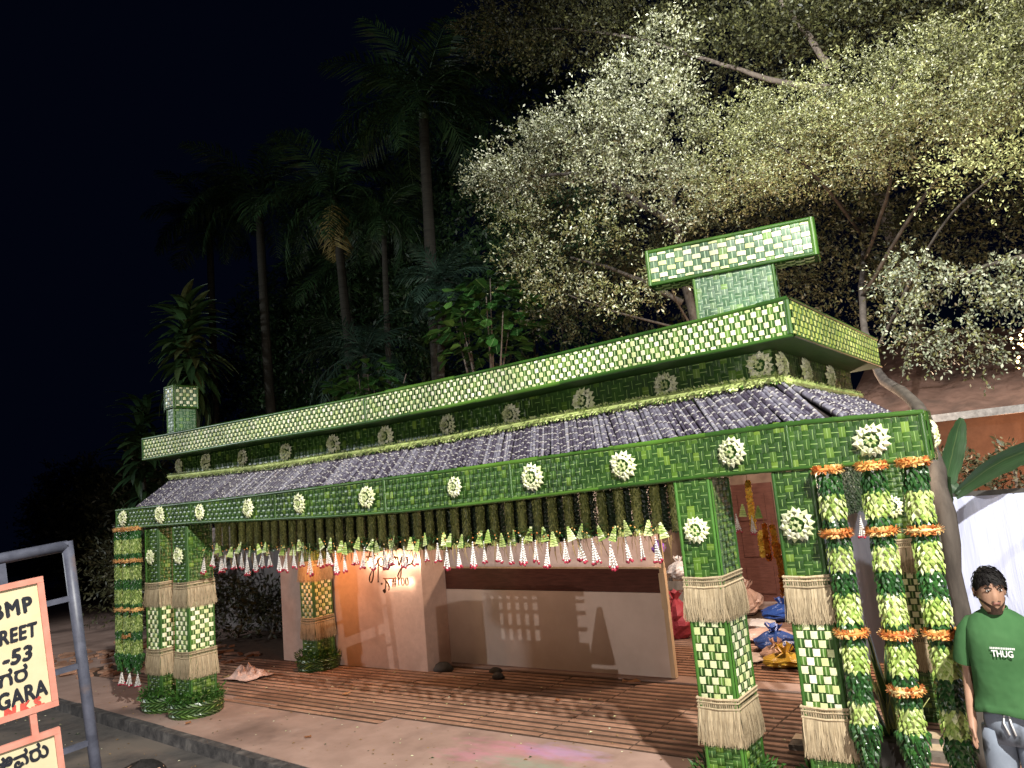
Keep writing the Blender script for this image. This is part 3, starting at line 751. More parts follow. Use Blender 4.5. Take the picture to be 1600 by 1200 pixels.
def mari_ring(zc, rad, R, h=.022, n=260, M=None):
    mb = MB(); mb.tube([(math.cos(2*PI*k/14)*rad, math.sin(2*PI*k/14)*rad, zc) for k in range(15)], h*.55, 6, 0, .2, cap=False)
    for i in range(n):
        a = R.uniform(0, 2*PI); b = R.uniform(-.9, 1.2)*PI/1.6; c = Vector((math.cos(a), math.sin(a), 0)); nn = (c*math.cos(b)+Vector((0, 0, math.sin(b)))).normalized()
        s = Vector((-c.y, c.x, 0)); t = nn.cross(s)
        p = c*rad+Vector((0, 0, zc))+nn*h*.5; L = h*R.uniform(.55, .95); w = h*.26
        d = (nn+s*R.uniform(-.35, .35)+t*R.uniform(-.35, .35)).normalized()
        # hue drifts round the ring
        hue = (.45+.35*math.sin(a*2+zc*9)+R.uniform(-.2, .2)) % 1
        mb.add([p-s*w, p+s*w, p+d*L+s*w*.7, p+d*L-s*w*.7], [(0, 1, 2, 3)], 0, min(.98, max(.02, hue)))
    return mb
def tassel_meshes(k):
    R = random.Random(500+k); jm = MB(); rm = MB()
    ns = 6
    octv = [(1, 0, 0), (-1, 0, 0), (0, 1, 0), (0, -1, 0), (0, 0, 1), (0, 0, -1)]; octf = [(0, 2, 4), (2, 1, 4), (1, 3, 4), (3, 0, 4), (2, 0, 5), (1, 2, 5), (3, 1, 5), (0, 3, 5)]
    for s in range(ns):
        a = 2*PI*s/ns+R.uniform(-.3, .3); sp = R.uniform(.014, .032); L = R.uniform(.145, .175)
        for q in range(10):
            t = q/9; c = Vector((math.cos(a)*sp*t**1.2, math.sin(a)*sp*t**1.2, -L*t)); r_ = .0068+.0022*t
            jm.add([c+Vector(v)*r_*R.uniform(.85, 1.2)*1.0 for v in octv], octf, 0, R.random())
        c = Vector((math.cos(a)*sp*1.15, math.sin(a)*sp*1.15, -L-.012))
        rr = R.uniform(.009, .0145)
        M = Matrix.Translation(c) @ Matrix.Rotation(R.uniform(0, 3), 4, 'Z') @ Matrix.Scale(rr, 4)
        bmv = [(math.cos(2*PI*i/6)*math.cos(b), math.sin(2*PI*i/6)*math.cos(b), math.sin(b)) for b in (-1.0, -.2, .6) for i in range(6)]
        fs = [(j*6+i, j*6+(i+1) % 6, j*6+6+(i+1) % 6, j*6+6+i) for j in range(2) for i in range(6)]+[tuple(range(12, 18)), tuple(range(5, -1, -1))]
        rm.add(bmv, fs, 0, R.random(), None, M)
    return jm.mesh('jasmine_strings', [M_JAS]), rm.mesh('rose_tips', [M_ROSE], True)
TASS = [tassel_meshes(k) for k in range(5)]

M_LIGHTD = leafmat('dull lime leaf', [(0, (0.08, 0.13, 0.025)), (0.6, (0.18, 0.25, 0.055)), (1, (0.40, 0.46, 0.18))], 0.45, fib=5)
# big banded garlands, right side
def big_garland(x, y, spec, label, seed, rad=.073, lop=1.0, tass=False, dull=False, bot=None):
    R = random.Random(seed)
    e = empty('leaf_garland', (x, y, 0), label, 'garland', 'banded leaf garlands hanging at the beam ends')
    zz = spec[0][1]
    mm = M_MARID if dull else M_MARI
    for (k, a, b) in spec:
        if k == 'm': mari_ring(a, rad*1.17, R, .0255 if not dull else .026, 300 if not dull else 120).obj('marigold_ring', mm, e)
        elif k == 'd': tag(leaf_band(a, b, rad*.92, R, .042*lop, .026*lop, fat=1.0 if dull else 1.2).obj('dark_leaf_band', M_DARKLEAF, e), kind='stuff')
        elif k == 'l': tag(leaf_band(a, b, rad, R, .037*lop, .027*lop, fat=1.0 if dull else 1.28).obj('light_leaf_band', M_LIGHTD if dull else M_LIGHTLEAF, e), kind='stuff')
        elif k == 'c':
            f = lambda z: rad*(1.25*max(0.05, min(1, (z-b)/(a-b)*.85+.18)))
            tag(leaf_band(a, b, rad, R, .055*lop, .034*lop, .024, 14, f).obj('leaf_tip', M_DARKLEAF, e), kind='stuff')
    if tass:
        j, r_ = TASS[seed % 5]
        for me in (j, r_):
            o = link(me.name.split('.')[0], me, e); o.location = (0, 0, spec[-1][2]-.0); o.scale = (1.25, 1.25, 1.1)
    return e
S1 = [('m', 2.345, 0), ('d', 2.32, 2.185), ('l', 2.185, 2.02), ('d', 2.02, 1.95), ('m', 1.928, 0), ('d', 1.905, 1.845), ('l', 1.845, 1.685), ('d', 1.685, 1.545), ('l', 1.545, 1.372), ('d', 1.372, 1.315), ('m', 1.292, 0), ('d', 1.268, 1.215), ('l', 1.215, 1.06), ('d', 1.06, .87), ('l', .87, .735), ('c', .735, .46)]
S2 = S1[:11]+[('d', 1.268, 1.235), ('l', 1.235, 1.05), ('d', 1.05, .975), ('m', .952, 0), ('d', .93, .86), ('l', .86, .715), ('c', .715, .40)]
S3 = [('m', 2.345, 0), ('d', 2.32, 2.17), ('l', 2.17, 2.0), ('d', 2.0, 1.945), ('m', 1.925, 0), ('d', 1.905, 1.86), ('l', 1.86, 1.685), ('d', 1.685, 1.525), ('l', 1.525, 1.36), ('d', 1.36, 1.325), ('m', 1.302, 0), ('d', 1.28, 1.235), ('l', 1.235, 1.04), ('d', 1.04, .865), ('l', .865, .70), ('c', .70, .40)]
big_garland(-1.455, 5.42, S1, 'thick banded leaf garland beside the outermost right pillar, leftmost of the right three', 1)
big_garland(-1.18, 5.42, S2, 'thick banded leaf garland with an extra low marigold ring, middle of the right three', 2)
big_garland(-0.935, 5.42, S3, 'thick banded leaf garland at the beam end, nearest the man in the green shirt', 3)
def dulls(o): return [('m', 2.385, 0), ('d', 2.36, 2.25), ('l', 2.25, 2.06), ('d', 2.06, 1.975), ('m', 1.958, 0), ('d', 1.93, 1.90), ('l', 1.90, 1.72), ('d', 1.72, 1.58), ('l', 1.58, 1.40), ('d', 1.40, 1.33), ('m', 1.309+o, 0), ('d', 1.29, 1.24), ('l', 1.24, 1.04), ('d', 1.04, .92)]
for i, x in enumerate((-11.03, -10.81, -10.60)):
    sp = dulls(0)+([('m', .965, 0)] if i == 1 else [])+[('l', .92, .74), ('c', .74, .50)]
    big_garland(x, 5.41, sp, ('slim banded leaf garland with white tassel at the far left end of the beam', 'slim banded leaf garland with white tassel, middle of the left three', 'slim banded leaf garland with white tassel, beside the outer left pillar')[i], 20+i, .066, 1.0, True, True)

# leaf rope on the cane roof
R_ = random.Random(77)
M_ROPE = leafmat('rope leaf tip', [(0, (0.24, 0.33, 0.08)), (0.5, (0.42, 0.50, 0.18)), (1, (0.66, 0.68, 0.40))], 0.5, fib=5)
def rope(pts, rad, per_m, R):
    mb = MB(); mb.tube(pts, rad*.7, 8, 0, .3)
    pts = [Vector(p) for p in pts]
    for a, b in zip(pts[:-1], pts[1:]):
        L = (b-a).length; t = (b-a).normalized(); x = t.cross(Vector((0, 0, 1))).normalized(); y = x.cross(t)
        for i in range(int(L*per_m)):
            c = a.lerp(b, R.random()); an = R.uniform(0, 2*PI); o = x*math.cos(an)+y*math.sin(an); s = t
            d = (o+t*R.uniform(-.5, .5)+Vector((0, 0, -.2))).normalized(); w = R.uniform(.008, .013); l = R.uniform(.022, .036); p = c+o*rad*.6
            mb.add([p, p+s*w+d*l*.5, p+d*l, p-s*w+d*l*.5], [(0, 1, 2, 3)], 0 if R.random() < .8 else 1, R.random())
    return mb
pts = [(x, 5.90, ridge_z(x)+.035) for x in np.linspace(-10.58, -1.86, 24)]
e = empty('leaf_rope', (-6.2, 5.9, 2.97), 'long lime leaf rope laid along the top of the cane roof', 'garland')
o = rope(pts, .042, 420, R_).obj('front_rope', [M_ROPE, M_EDGE], e); o.matrix_parent_inverse = Matrix.Translation((6.2, -5.9, -2.97)); o['kind'] = 'stuff'
o = rope([(-1.86, 5.9, 3.07)]+[(-1.80, y, 3.035) for y in np.linspace(6.0, 8.25, 8)], .048, 420, R_).obj('side_rope', [M_ROPE, M_EDGE], e); o.matrix_parent_inverse = Matrix.Translation((6.2, -5.9, -2.97)); o['kind'] = 'stuff'

# curtain of leaf columns behind the beam, and the row of flower tassels below
def column_mesh(k, light):
    R = random.Random(900+k); Hh = .36
    mb = leaf_band(Hh, 0.0, .038, R, .026, .02, .018, 11)
    return mb.mesh('hanging_leaf_column', [light])
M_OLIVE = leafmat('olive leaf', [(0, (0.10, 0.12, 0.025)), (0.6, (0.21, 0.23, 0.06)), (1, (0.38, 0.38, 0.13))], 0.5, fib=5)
M_SHADE = leafmat('leaf in painted shade', [(0, (0.006, 0.016, 0.006)), (1, (0.016, 0.036, 0.012))], .5, fib=5)  # shade of the curtain gaps is put into this near-black colour
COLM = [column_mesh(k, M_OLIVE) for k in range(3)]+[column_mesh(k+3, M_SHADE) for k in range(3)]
NT = 44; NCOL = 39
for i in range(NCOL):
    x = lerp(-9.28, -2.78, i/(NCOL-1)); zb_ = zb(x)-.40+(.04 if x < -8 else 0)
    for row, y in ((0, 5.83), (1, 6.05)):
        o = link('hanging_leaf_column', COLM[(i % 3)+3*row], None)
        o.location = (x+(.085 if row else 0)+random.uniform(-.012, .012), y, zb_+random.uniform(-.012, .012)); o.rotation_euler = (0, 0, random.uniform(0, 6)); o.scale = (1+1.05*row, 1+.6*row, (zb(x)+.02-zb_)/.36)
        tag(o, ('olive leaf column hanging behind the front beam, %s from the left' if row == 0 else 'shade-toned leaf column in the gap behind the olive ones, %s from the left') % ordinal(i+1), 'garland', 'leaf columns of the curtain' if row == 0 else 'shade-toned leaf columns behind the curtain')
FAN = []
for k in range(4):
    R = random.Random(40+k); mb = MB()
    nb = 6; asym = R.uniform(-.25, .25)
    for b_ in range(nb):
        t = b_/(nb-1); w = lerp(.012, .040, t**.8); z0 = .105*(1-t); an = asym*(t-.3)+R.uniform(-.08, .08)
        M = Matrix.Translation((0, -.004*b_, z0-.06)) @ Matrix.Rotation(an, 4, 'Y')
        mb.add([(-w, 0, -.010), (w, 0, -.010), (w*.9, .004, .007), (0, -.004, .010), (-w*.9, .004, .007)], [(0, 1, 2, 3, 4)], 0, R.random(), None, M)
    mb.add([(-.034, .006, -.065), (.034, .006, -.065), (.004, .006, .055)], [(0, 1, 2)], 1, .3)
    FAN.append(mb.mesh('folded_leaf', [M_LIGHTLEAF, M_DARKLEAF]))
BUN = []; CRD = []
for k in range(4):
    R = random.Random(60+k); mb = MB()
    for q in range(30):
        a = R.uniform(0, 2*PI); o = Vector((math.cos(a), math.sin(a)*.5, 0)); s = Vector((-o.y, o.x, 0))
        leaf_tri(mb, Vector((R.uniform(-.075, .075), R.uniform(-.02, .02), R.uniform(-.01, .065))), o, (Vector((0, 0, R.uniform(-1, .4)))+o*.8).normalized(), s, R.uniform(.035, .055), .026, 0, R.random())
    for q in range(3):
        c = Vector((R.uniform(-.07, .07), -.03, R.uniform(.0, .05))); r_ = .009
        mb.add([c+Vector(v)*r_ for v in ((1, 0, 0), (-1, 0, 0), (0, 1, 0), (0, -1, 0), (0, 0, 1), (0, 0, -1))], [(0, 2, 4), (2, 1, 4), (1, 3, 4), (3, 0, 4), (2, 0, 5), (1, 2, 5), (3, 1, 5), (0, 3, 5)], 1, R.random())
    BUN.append(mb.mesh('leaf_bunch', [M_DARKLEAF, M_MARI]))
    mb = MB()
    for q in range(5):
        x = R.uniform(-.085, .085); L = R.uniform(.06, .17) if q else R.uniform(.15, .24); w = R.uniform(.003, .009); dx = R.uniform(-.05, .05)
        mb.add([(x-w, .01, 0), (x+w, .01, 0), (x+w+dx*.4, .0, -L*.5), (x-w*.6+dx*.4, .0, -L*.5), (x+dx, .01, -L), (x+dx+w*.4, .01, -L)], [(0, 1, 2, 3), (3, 2, 5, 4)], 0, R.random())
    CRD.append(mb.mesh('dried_strips', [M_CORD]))
for i in range(NT):
    x = lerp(-9.20, -2.86, i/(NT-1)); z = 1.965+.02*math.sin(i*1.7)+(.02 if x < -8 else -.0)
    e = empty('flower_tassel', (x+random.uniform(-.015, .015), 5.60+random.uniform(-.02, .02), z), 'white jasmine tassel with red rose tips below the front beam, %s from the left' % ordinal(i+1), 'flower tassel', 'flower tassels hanging across the gateway')
    e.rotation_euler = (random.uniform(-.05, .05), random.gauss(0, .08), random.uniform(-.6, .6))
    k = random.randrange(5); sc = random.uniform(.98, 1.22); wv_ = random.uniform(.72, 1.05); hv_ = random.uniform(.82, 1.2)
    for me in TASS[k]:
        o = link(me.name.split('.')[0], me, e); o.scale = (sc*wv_, sc*wv_, sc*hv_); o.location = (0, 0, -.012)
    o = link('folded_leaf', FAN[random.randrange(4)], e); o.location = (.083, -.02, .045+random.uniform(-.015, .015)); o.rotation_euler = (random.uniform(-.2, .2), random.uniform(-.3, .3), random.uniform(-.5, .5)); o.scale = (.98, 1, 1.0)
    o = link('leaf_bunch', BUN[random.randrange(4)], e); o.location = (0, .02, .03)
    o = link('dried_strips', CRD[random.randrange(4)], e); o.location = (.05, .015, -.01)

# leafy baskets round the pillar feet
def leaf_skirt(x, y, r, label, seed, h=.17):
    R = random.Random(seed); e = empty('leaf_basket', (x, y, 0), label, 'leaf basket', 'leaf baskets round the pillar feet')
    n = 26
    for rowi in range(3):      # plaited strips lean alternate ways
        mb = MB()
        for k in range(n):
            a0 = 2*PI*k/n; a1 = a0+(.5 if rowi % 2 else -.5); z0, z1 = h*rowi/3, h*(rowi+1)/3+.015
            rr = r*(1+.06*math.sin(PI*rowi/3)); w = .045
            def P(a, z, o): return (math.cos(a)*(rr+o), math.sin(a)*(rr+o), z)
            mb.add([P(a0-w*2, z0, 0), P(a0+w*2, z0, 0), P((a0+a1)/2+w*2, (z0+z1)/2, .018), P((a0+a1)/2-w*2, (z0+z1)/2, .018), P(a1+w*2, z1, 0), P(a1-w*2, z1, 0)], [(0, 1, 2, 3), (3, 2, 4, 5)], 0, R.random())
        mb.obj('plait', M_LEAF, e)
    mb = MB(); mb.tube([(0, 0, 0.0), (0, 0, h)], [r*.95, r*.97], 20); mb.obj('core', M_BASE, e)
    mb = MB()
    for k in range(420):
        a = R.uniform(0, 2*PI); rr = r*R.uniform(.55, 1.1); o = Vector((math.cos(a), math.sin(a), 0)); s = Vector((-o.y, o.x, 0))
        p = o*rr+Vector((0, 0, h+R.uniform(-.02, .10)))
        leaf_tri(mb, p, Vector((0, 0, R.uniform(.2, 1))), (o*R.uniform(.2, 1)+Vector((0, 0, R.uniform(-.5, .9)))+s*R.uniform(-.6, .6)).normalized(), s, R.uniform(.05, .085), .035, 0, R.random())
    tag(mb.obj('foliage', M_LEAFB, e), kind='stuff')
leaf_skirt(-10.34, 5.66, .29, 'round plaited leaf basket at the foot of the outer left pillar', 1)
leaf_skirt(-9.60, 5.64, .31, 'round plaited leaf basket at the foot of the inner left pillar', 2)
leaf_skirt(-10.09, 7.98, .30, 'round plaited leaf basket at the foot of the rear pillar by the house wall', 3)
leaf_skirt(-2.46, 5.66, .28, 'round plaited leaf basket at the foot of the right pillar beside the gate', 4)
leaf_skirt(-1.71, 5.66, .27, 'round plaited leaf basket at the foot of the outermost right pillar', 5)
#@@PART2@@
# ================================================================== HOUSE WALL, SLIDING GATE, PORCH
M_WALL = surf('pinkish wall paint', [(0.3, (0.56, 0.39, 0.325)), (0.7, (0.66, 0.475, 0.40))], 14, 0.7, 0.35, 0.004, second=(1.6, 0.52, 0.75, (0.46, 0.31, 0.255)), coord='World')
M_GREYWALL = surf('grey wall paint', [(0.3, (0.24, 0.21, 0.20)), (0.7, (0.34, 0.30, 0.29))], 6, 0.8, 0.3, 0.004, coord='World')
M_GATE = surf('off-white gate sheet', [(0.3, (0.58, 0.49, 0.44)), (0.7, (0.66, 0.57, 0.52))], 3, 0.35, 0.05, 0.002, spec=0.5, coord='World')
M_BROWN = surf('dark brown laminate', [(0.3, (0.06, 0.022, 0.016)), (0.7, (0.11, 0.042, 0.03))], 5, 0.22, 0.05, 0.002, (1, 1, 8), spec=0.5, coord='World')
M_WOOD = surf('pale wood edge', [(0.3, (0.50, 0.36, 0.22)), (0.7, (0.66, 0.52, 0.36))], 18, 0.6, 0.2, 0.002, (1, 1, .1), coord='World')
M_LETTER = surf('dark bronze lettering', [(0.3, (0.06, 0.030, 0.018)), (0.7, (0.12, 0.06, 0.035))], 30, 0.35, 0, metal=0.5)
e = empty('boundary_wall', (-9.7, 8.5, 0), 'pinkish house boundary wall with the lit house name and number', 'wall')
def part_w(name, mb, mats, root, smooth=False, kind=None):
    o = mb.obj(name, mats, root, smooth); o.matrix_parent_inverse = Matrix.Translation(-Vector(root.location))
    if kind: o['kind'] = kind
    return o
mb = MB(); mb.box((-9.68, 8.5, 1.08), (3.30, 0.5, 2.16)); part_w('wall_panel', mb, M_WALL, e)
mb = MB(); mb.box((-9.68, 8.5, 2.19), (3.40, 0.6, 0.06)); part_w('coping', mb, M_WALL, e)
# house name in script strokes, an arrow, a small emblem and the number
def smooth(pts, n=6):
    P = [Vector(p) for p in pts]; out = []
    for i in range(len(P)-1):
        a, b, c, d = P[max(i-1, 0)], P[i], P[i+1], P[min(i+2, len(P)-1)]
        for k in range(n):
            t = k/n; out.append(.5*((2*b)+(c-a)*t+(2*a-5*b+4*c-d)*t*t+(3*b-a-3*c+d)*t**3))
    return out+[P[-1]]
def strokes(mb, lst, ox, oz, sc, y, r):
    for st in lst: mb.tube(smooth([(ox+p[0]*sc, y, oz+p[1]*sc) for p in st]), r, 5)
SCRIPT = [ # A p u r v a
    [(-.1, .35), (.0, .2), (.25, .3), (.5, .75), (.72, 1.05), (.76, .7), (.70, .2), (.62, -.45), (.45, -.75), (.32, -.6), (.5, -.25), (.9, .15), (1.05, .4), (1.0, -.1), (.95, -.75)],
    [(1.0, .1), (1.15, .42), (1.35, .38), (1.38, .1), (1.2, .02), (1.05, .15)],
    [(1.38, .15), (1.55, .45), (1.55, .1), (1.7, .02), (1.88, .42), (1.9, .1), (2.02, .05)],
    [(2.02, .05), (2.15, .45), (2.28, .42), (2.3, .3)],
    [(2.25, .4), (2.42, .42), (2.5, .05), (2.72, .45), (2.62, -.2), (2.48, -.6), (2.36, -.45), (2.6, -.1)],
    [(3.1, .38), (2.9, .42), (2.84, .15), (3.0, .05), (3.1, .38), (3.12, .1), (3.35, .12), (3.62, .5)],
    [(.2, .52), (.5, .5), (.85, .55)]]
mb = MB(); strokes(mb, SCRIPT, -9.11, 1.50, .30, 8.145, .0115); part_w('house_name', mb, M_LETTER, e, True)
mb = MB(); mb.box((-8.58, 8.15, 1.328), (.26, .014, .014)); mb.add([(-8.43, 8.15, 1.328), (-8.47, 8.15, 1.355), (-8.47, 8.15, 1.301)], [(0, 1, 2)]); mb.add([(-8.73, 8.15, 1.328), (-8.70, 8.15, 1.345), (-8.70, 8.15, 1.311)], [(0, 1, 2)])
part_w('arrow_bar', mb, leafmat('copper sign metal', [(0, (0.35, 0.10, 0.05)), (1, (0.4, 0.12, 0.06))], 0.4), e)
mb = MB(); strokes(mb, [[(0, .3), (.05, .1), (-.02, -.2), (-.12, -.35)], [(.05, .2), (.22, .02), (.28, -.15), (.22, -.3)], [(-.2, -.3), (-.1, -.42), (-.02, -.32), (-.1, -.26), (-.2, -.3)]], -8.68, 1.24, .28, 8.15, .010)
mb.tube([(-8.76, 8.145, 1.252), (-8.76, 8.155, 1.252)], .016, 10); part_w('emblem', mb, M_LETTER, e)
def text_mesh(body, size, ext, align='LEFT', bold=0.0, shear=0.0, space=1.0):
    cu = bpy.data.curves.new('lettering', 'FONT'); cu.body = body; cu.size = size; cu.extrude = ext; cu.align_x = align; cu.offset = bold; cu.shear = shear; cu.space_character = space
    cu.resolution_u = 4
    o = bpy.data.objects.new('tmp', cu); COL.objects.link(o)
    dg = bpy.context.evaluated_depsgraph_get(); dg.update()
    me = bpy.data.meshes.new_from_object(o.evaluated_get(dg)); bpy.data.objects.remove(o)
    return me
me = text_mesh('#100', .17, .006, bold=-.0008); me.materials.append(M_LETTER)
o = link('house_number', me, e); o.matrix_local = Matrix.Translation((-8.545+9.7, 8.155-8.5, 1.222)) @ Matrix.Rotation(PI/2, 4, 'X')
# halo lights of the sign: small warm lamps behind and above the letters
for k_ in range(9):
    lamp('sign_halo_light', 'POINT', (lerp(-9.08, -8.02, k_/8), 8.195, 1.56), 2.1, (1.0, 0.74, 0.52), 0.012)
for (x, z) in ((-8.68, 1.25), (-8.50, 1.27), (-8.38, 1.27), (-8.26, 1.27)): lamp('sign_halo_light', 'POINT', (x, 8.195, z), 1.0, (1.0, 0.74, 0.52), 0.012)
lamp('sign_spot_light', 'POINT', (-8.4, 7.85, 2.0), 15, (1.0, 0.66, 0.40), 0.04)

g = empty('sliding_gate', (-6.2, 8.8, 0.02), 'off-white sliding gate with a dark brown glossy top band, left partly open', 'gate')
def gz(x): return lerp(1.385, 1.318, (x+7.95)/3.48)
def gq(name, x0, x1, za, zb_, y, t, mat):
    mb = MB(); f = lambda x, z: z*gz(x)/1.35
    mb.hexa([(x0, y-t/2, f(x0, za)), (x1, y-t/2, f(x1, za)), (x1, y+t/2, f(x1, za)), (x0, y+t/2, f(x0, za)), (x0, y-t/2, f(x0, zb_)), (x1, y-t/2, f(x1, zb_)), (x1, y+t/2, f(x1, zb_)), (x0, y+t/2, f(x0, zb_))])
    return part_w(name, mb, mat, g)
gq('gate_sheet', -8.05, -4.50, 0.035, 1.055, 8.80, .05, M_GATE)
gq('top_band', -8.05, -4.50, 1.058, 1.35, 8.80, .045, M_BROWN)
gq('edge_post', -4.498, -4.44, 0.035, 1.36, 8.80, .07, M_WOOD)
gq('latch_plate', -4.51, -4.43, .86, 1.30, 8.762, .02, M_WOOD); gq('upright_lath', -4.475, -4.44, 1.362, 2.0, 8.80, .03, M_WOOD)
gq('top_rail', -8.05, -4.50, 1.352, 1.372, 8.80, .05, M_WOOD)

e = empty('house', (-7.5, 13, 0), 'pinkish house front and porch behind the sliding gate', 'house')
mb = MB(); mb.box((-9.0, 11.7, 1.6), (6.0, 0.3, 3.2)); part_w('front_wall', mb, M_WALL, e)
mb = MB(); mb.box((-5.2, 14.9, 1.5), (9.0, 0.3, 3.0)); part_w('porch_back_wall', mb, surf('brown porch wall', [(0.3, (0.10, 0.055, 0.035)), (0.7, (0.17, 0.10, 0.065))], 4, 0.7, coord='World'), e)
mb = MB(); mb.box((-5.75, 14.68, 1.1), (1.5, 0.08, 2.2)); d = part_w('door', mb, M_BROWN, e)
for k in range(3):
    for j in range(2):
        mb = MB(); mb.box((-6.1+.7*j, 14.62, .4+.68*k), (.52, .03, .5)); mb.obj('door_panel', M_BROWN, d)
mb = MB(); mb.box((-5.25, 14.55, 1.05), (.03, .08, .18)); mb.obj('handle', M_WOOD, d)

# recess to the left: grey back wall and dark potted shrubs
e = empty('side_wall', (-14.5, 10.3, 0), 'grey side wall in the dark recess left of the house name wall', 'wall')
mb = MB(); mb.box((-14.6, 10.4, 1.1), (6.2, 0.25, 2.2)); part_w('wall_panel', mb, M_GREYWALL, e)
mb = MB(); mb.box((-14.6, 10.4, 2.23), (6.3, 0.33, 0.06)); part_w('coping', mb, M_GREYWALL, e)

# ================================================================== FOLIAGE TOOLS
def foliage(name, ells, per, leaf, mats, seed, root, tw=(.25, .55), up=0.15, wide=.45, hang=0.0, cl=14, smooth_=False, gap=-9):
    """leaf-sized faces set along many small twigs through the crown; ells: (x,y,z,rx,ry,rz,weight)"""
    r = np.random.default_rng(seed); VV = []; MI = []
    for (x, y, z, rx, ry, rz, w) in ells:
        n = max(4, int(per*w*(rx*ry*rz)**(2/3)))
        d = r.normal(size=(n, 3)); d /= np.linalg.norm(d, axis=1)[:, None]
        d[:, 2] = np.where((d[:, 2] < 0) & (r.random(n) < .35), -d[:, 2], d[:, 2])
        rad = r.random(n)**.38
        c = np.array([x, y, z])+d*rad[:, None]*np.array([rx, ry, rz])
        gq_ = np.sin(c[:, 0]*4.3+c[:, 2]*2.1+seed)*np.sin(c[:, 2]*6.1-c[:, 0]*1.7+seed*2)+.7*np.sin(c[:, 0]*8.7+c[:, 1]*5+seed)*np.sin(c[:, 2]*11.3+c[:, 1]*3)
        keep = gq_ > gap; d = d[keep]; c = c[keep]; n = len(c)
        if n == 0: continue
        td = d*np.array([1, 1, .35])+r.normal(size=(n, 3))*np.array([.55, .55, .2 if smooth_ else .55]); td[:, 2] += up-hang*1.2; td /= np.linalg.norm(td, axis=1)[:, None]
        L = r.uniform(tw[0], tw[1], n)
        t = (np.arange(cl)+.5)/cl
        p = c[:, None]+td[:, None]*(L[:, None]*t[None])[..., None]; p[..., 2] -= (hang*.25+.10)*(L[:, None]*t[None]**2)
        p = p+r.normal(size=p.shape)*leaf*.35
        ax = td[:, None]+r.normal(size=p.shape)*.75; ax /= np.linalg.norm(ax, axis=2)[..., None]
        nn = r.normal(size=p.shape)*.8+np.array([0, 0, .9]); sd = np.cross(ax, nn); sd /= np.linalg.norm(sd, axis=2)[..., None]+1e-9
        l = leaf*r.uniform(.6, 1.25, p.shape[:2])[..., None]; wv = l*wide
        q = np.stack([p, p+ax*l*.5+sd*wv*.5, p+ax*l, p+ax*l*.5-sd*wv*.5], axis=2).reshape(-1, 4, 3)
        VV.append(q)
    V = np.concatenate(VV); n = len(V); F = np.arange(n*4).reshape(n, 4)
    uv = np.tile(np.array([(0.5, 0), (1, .5), (.5, 1), (0, .5)]), (n, 1))
    me = npmesh(name, V.reshape(-1, 3), F, mats, r.random(n), uv)
    if len(mats) > 1: me.polygons.foreach_set('material_index', (r.random(n) < .3).astype(np.int32))
    o = link(name, me, root)
    if root is not None: o.matrix_parent_inverse = Matrix.Translation(-Vector(root.location))
    o['kind'] = 'stuff'; return o
def limbs(name, root, paths, mat):
    for pts, ra, rb in paths:
        P = smooth(pts, 5); n = len(P); mb = MB()
        R = random.Random(int(ra*1000)+len(P))
        P = [p+Vector((R.uniform(-1, 1), R.uniform(-1, 1), R.uniform(-1, 1)))*ra*.25 for p in P]
        mb.tube(P, [lerp(ra, rb, i/(n-1))*R.uniform(.92, 1.08) for i in range(n)], 9, 0, R.random(), vscale=1)
        part_w(name, mb, mat, root, True)
M_BARK = surf('grey brown bark', [(0.3, (0.09, 0.07, 0.055)), (0.7, (0.24, 0.20, 0.165))], 9, 0.9, 0.7, 0.015, (1, 1, .25), coord='World')
M_PALMBARK = surf('palm trunk', [(0.3, (0.025, 0.024, 0.018)), (0.7, (0.075, 0.07, 0.055))], 5, 0.85, 0.5, 0.01, (.3, .3, 6), coord='World')
def treeleaf(name, stops, rough=.5): return leafmat(name, stops, rough, fib=4, fibamt=.2)
T_VAR = treeleaf('variegated pale leaf', [(0, (0.13, 0.145, 0.075)), (0.4, (0.30, 0.315, 0.19)), (0.8, (0.47, 0.475, 0.33)), (1, (0.60, 0.60, 0.46))])
T_OLV = treeleaf('olive tree leaf', [(0, (0.07, 0.08, 0.025)), (1, (0.17, 0.17, 0.06))])
T_YEL = treeleaf('yellow green leaf', [(0, (0.10, 0.115, 0.04)), (0.5, (0.24, 0.255, 0.095)), (1, (0.44, 0.45, 0.21))])
T_DRK = treeleaf('dark leaf and crown shade', [(0, (0.025, 0.03, 0.012)), (1, (0.075, 0.075, 0.03))])  # also stands in for shade in the lower tree crowns
T_SIL = treeleaf('silvery leaf', [(0, (0.08, 0.10, 0.06)), (0.6, (0.20, 0.22, 0.15)), (1, (0.36, 0.37, 0.28))])
def E(l, ry=0.8, w=1.0): return [(x, y, z, rx, rx*ry+.15, rz, w) for (x, y, z, rx, rz) in l]
A = [(-7.02, 10, 7.51, .74, .42), (-6.34, 10, 7.72, .95, .42), (-5.38, 10, 7.75, 1.0, .55), (-4.66, 10, 8.10, .72, .52), (-4.07, 10, 8.66, .40, .38), (-4.11, 10, 7.57, .5, .62), (-4.11, 10, 6.41, .30, .55), (-4.91, 10, 6.97, .8, .5)]
A2 = [(-6.08, 10.3, 6.83, 1.0, .4), (-6.66, 10.3, 6.14, .6, .65), (-5.64, 10.5, 5.57, .75, .55), (-6.29, 10.2, 5.0, .55, .36), (-4.89, 10.4, 5.48, .6, .5), (-4.80, 10.6, 6.14, .7, .42)]
def back(l, k): return [(x*k, y*k, 2.35+(z-2.35)*k, rx*k, rz*k) for (x, y, z, rx, rz) in l]
A2 = back(A2, 1.2)
tA = empty('pale_leaf_tree', (-4.6, 10.9, 0), 'pale cream leaved tree spreading above the middle of the cane roof', 'tree')
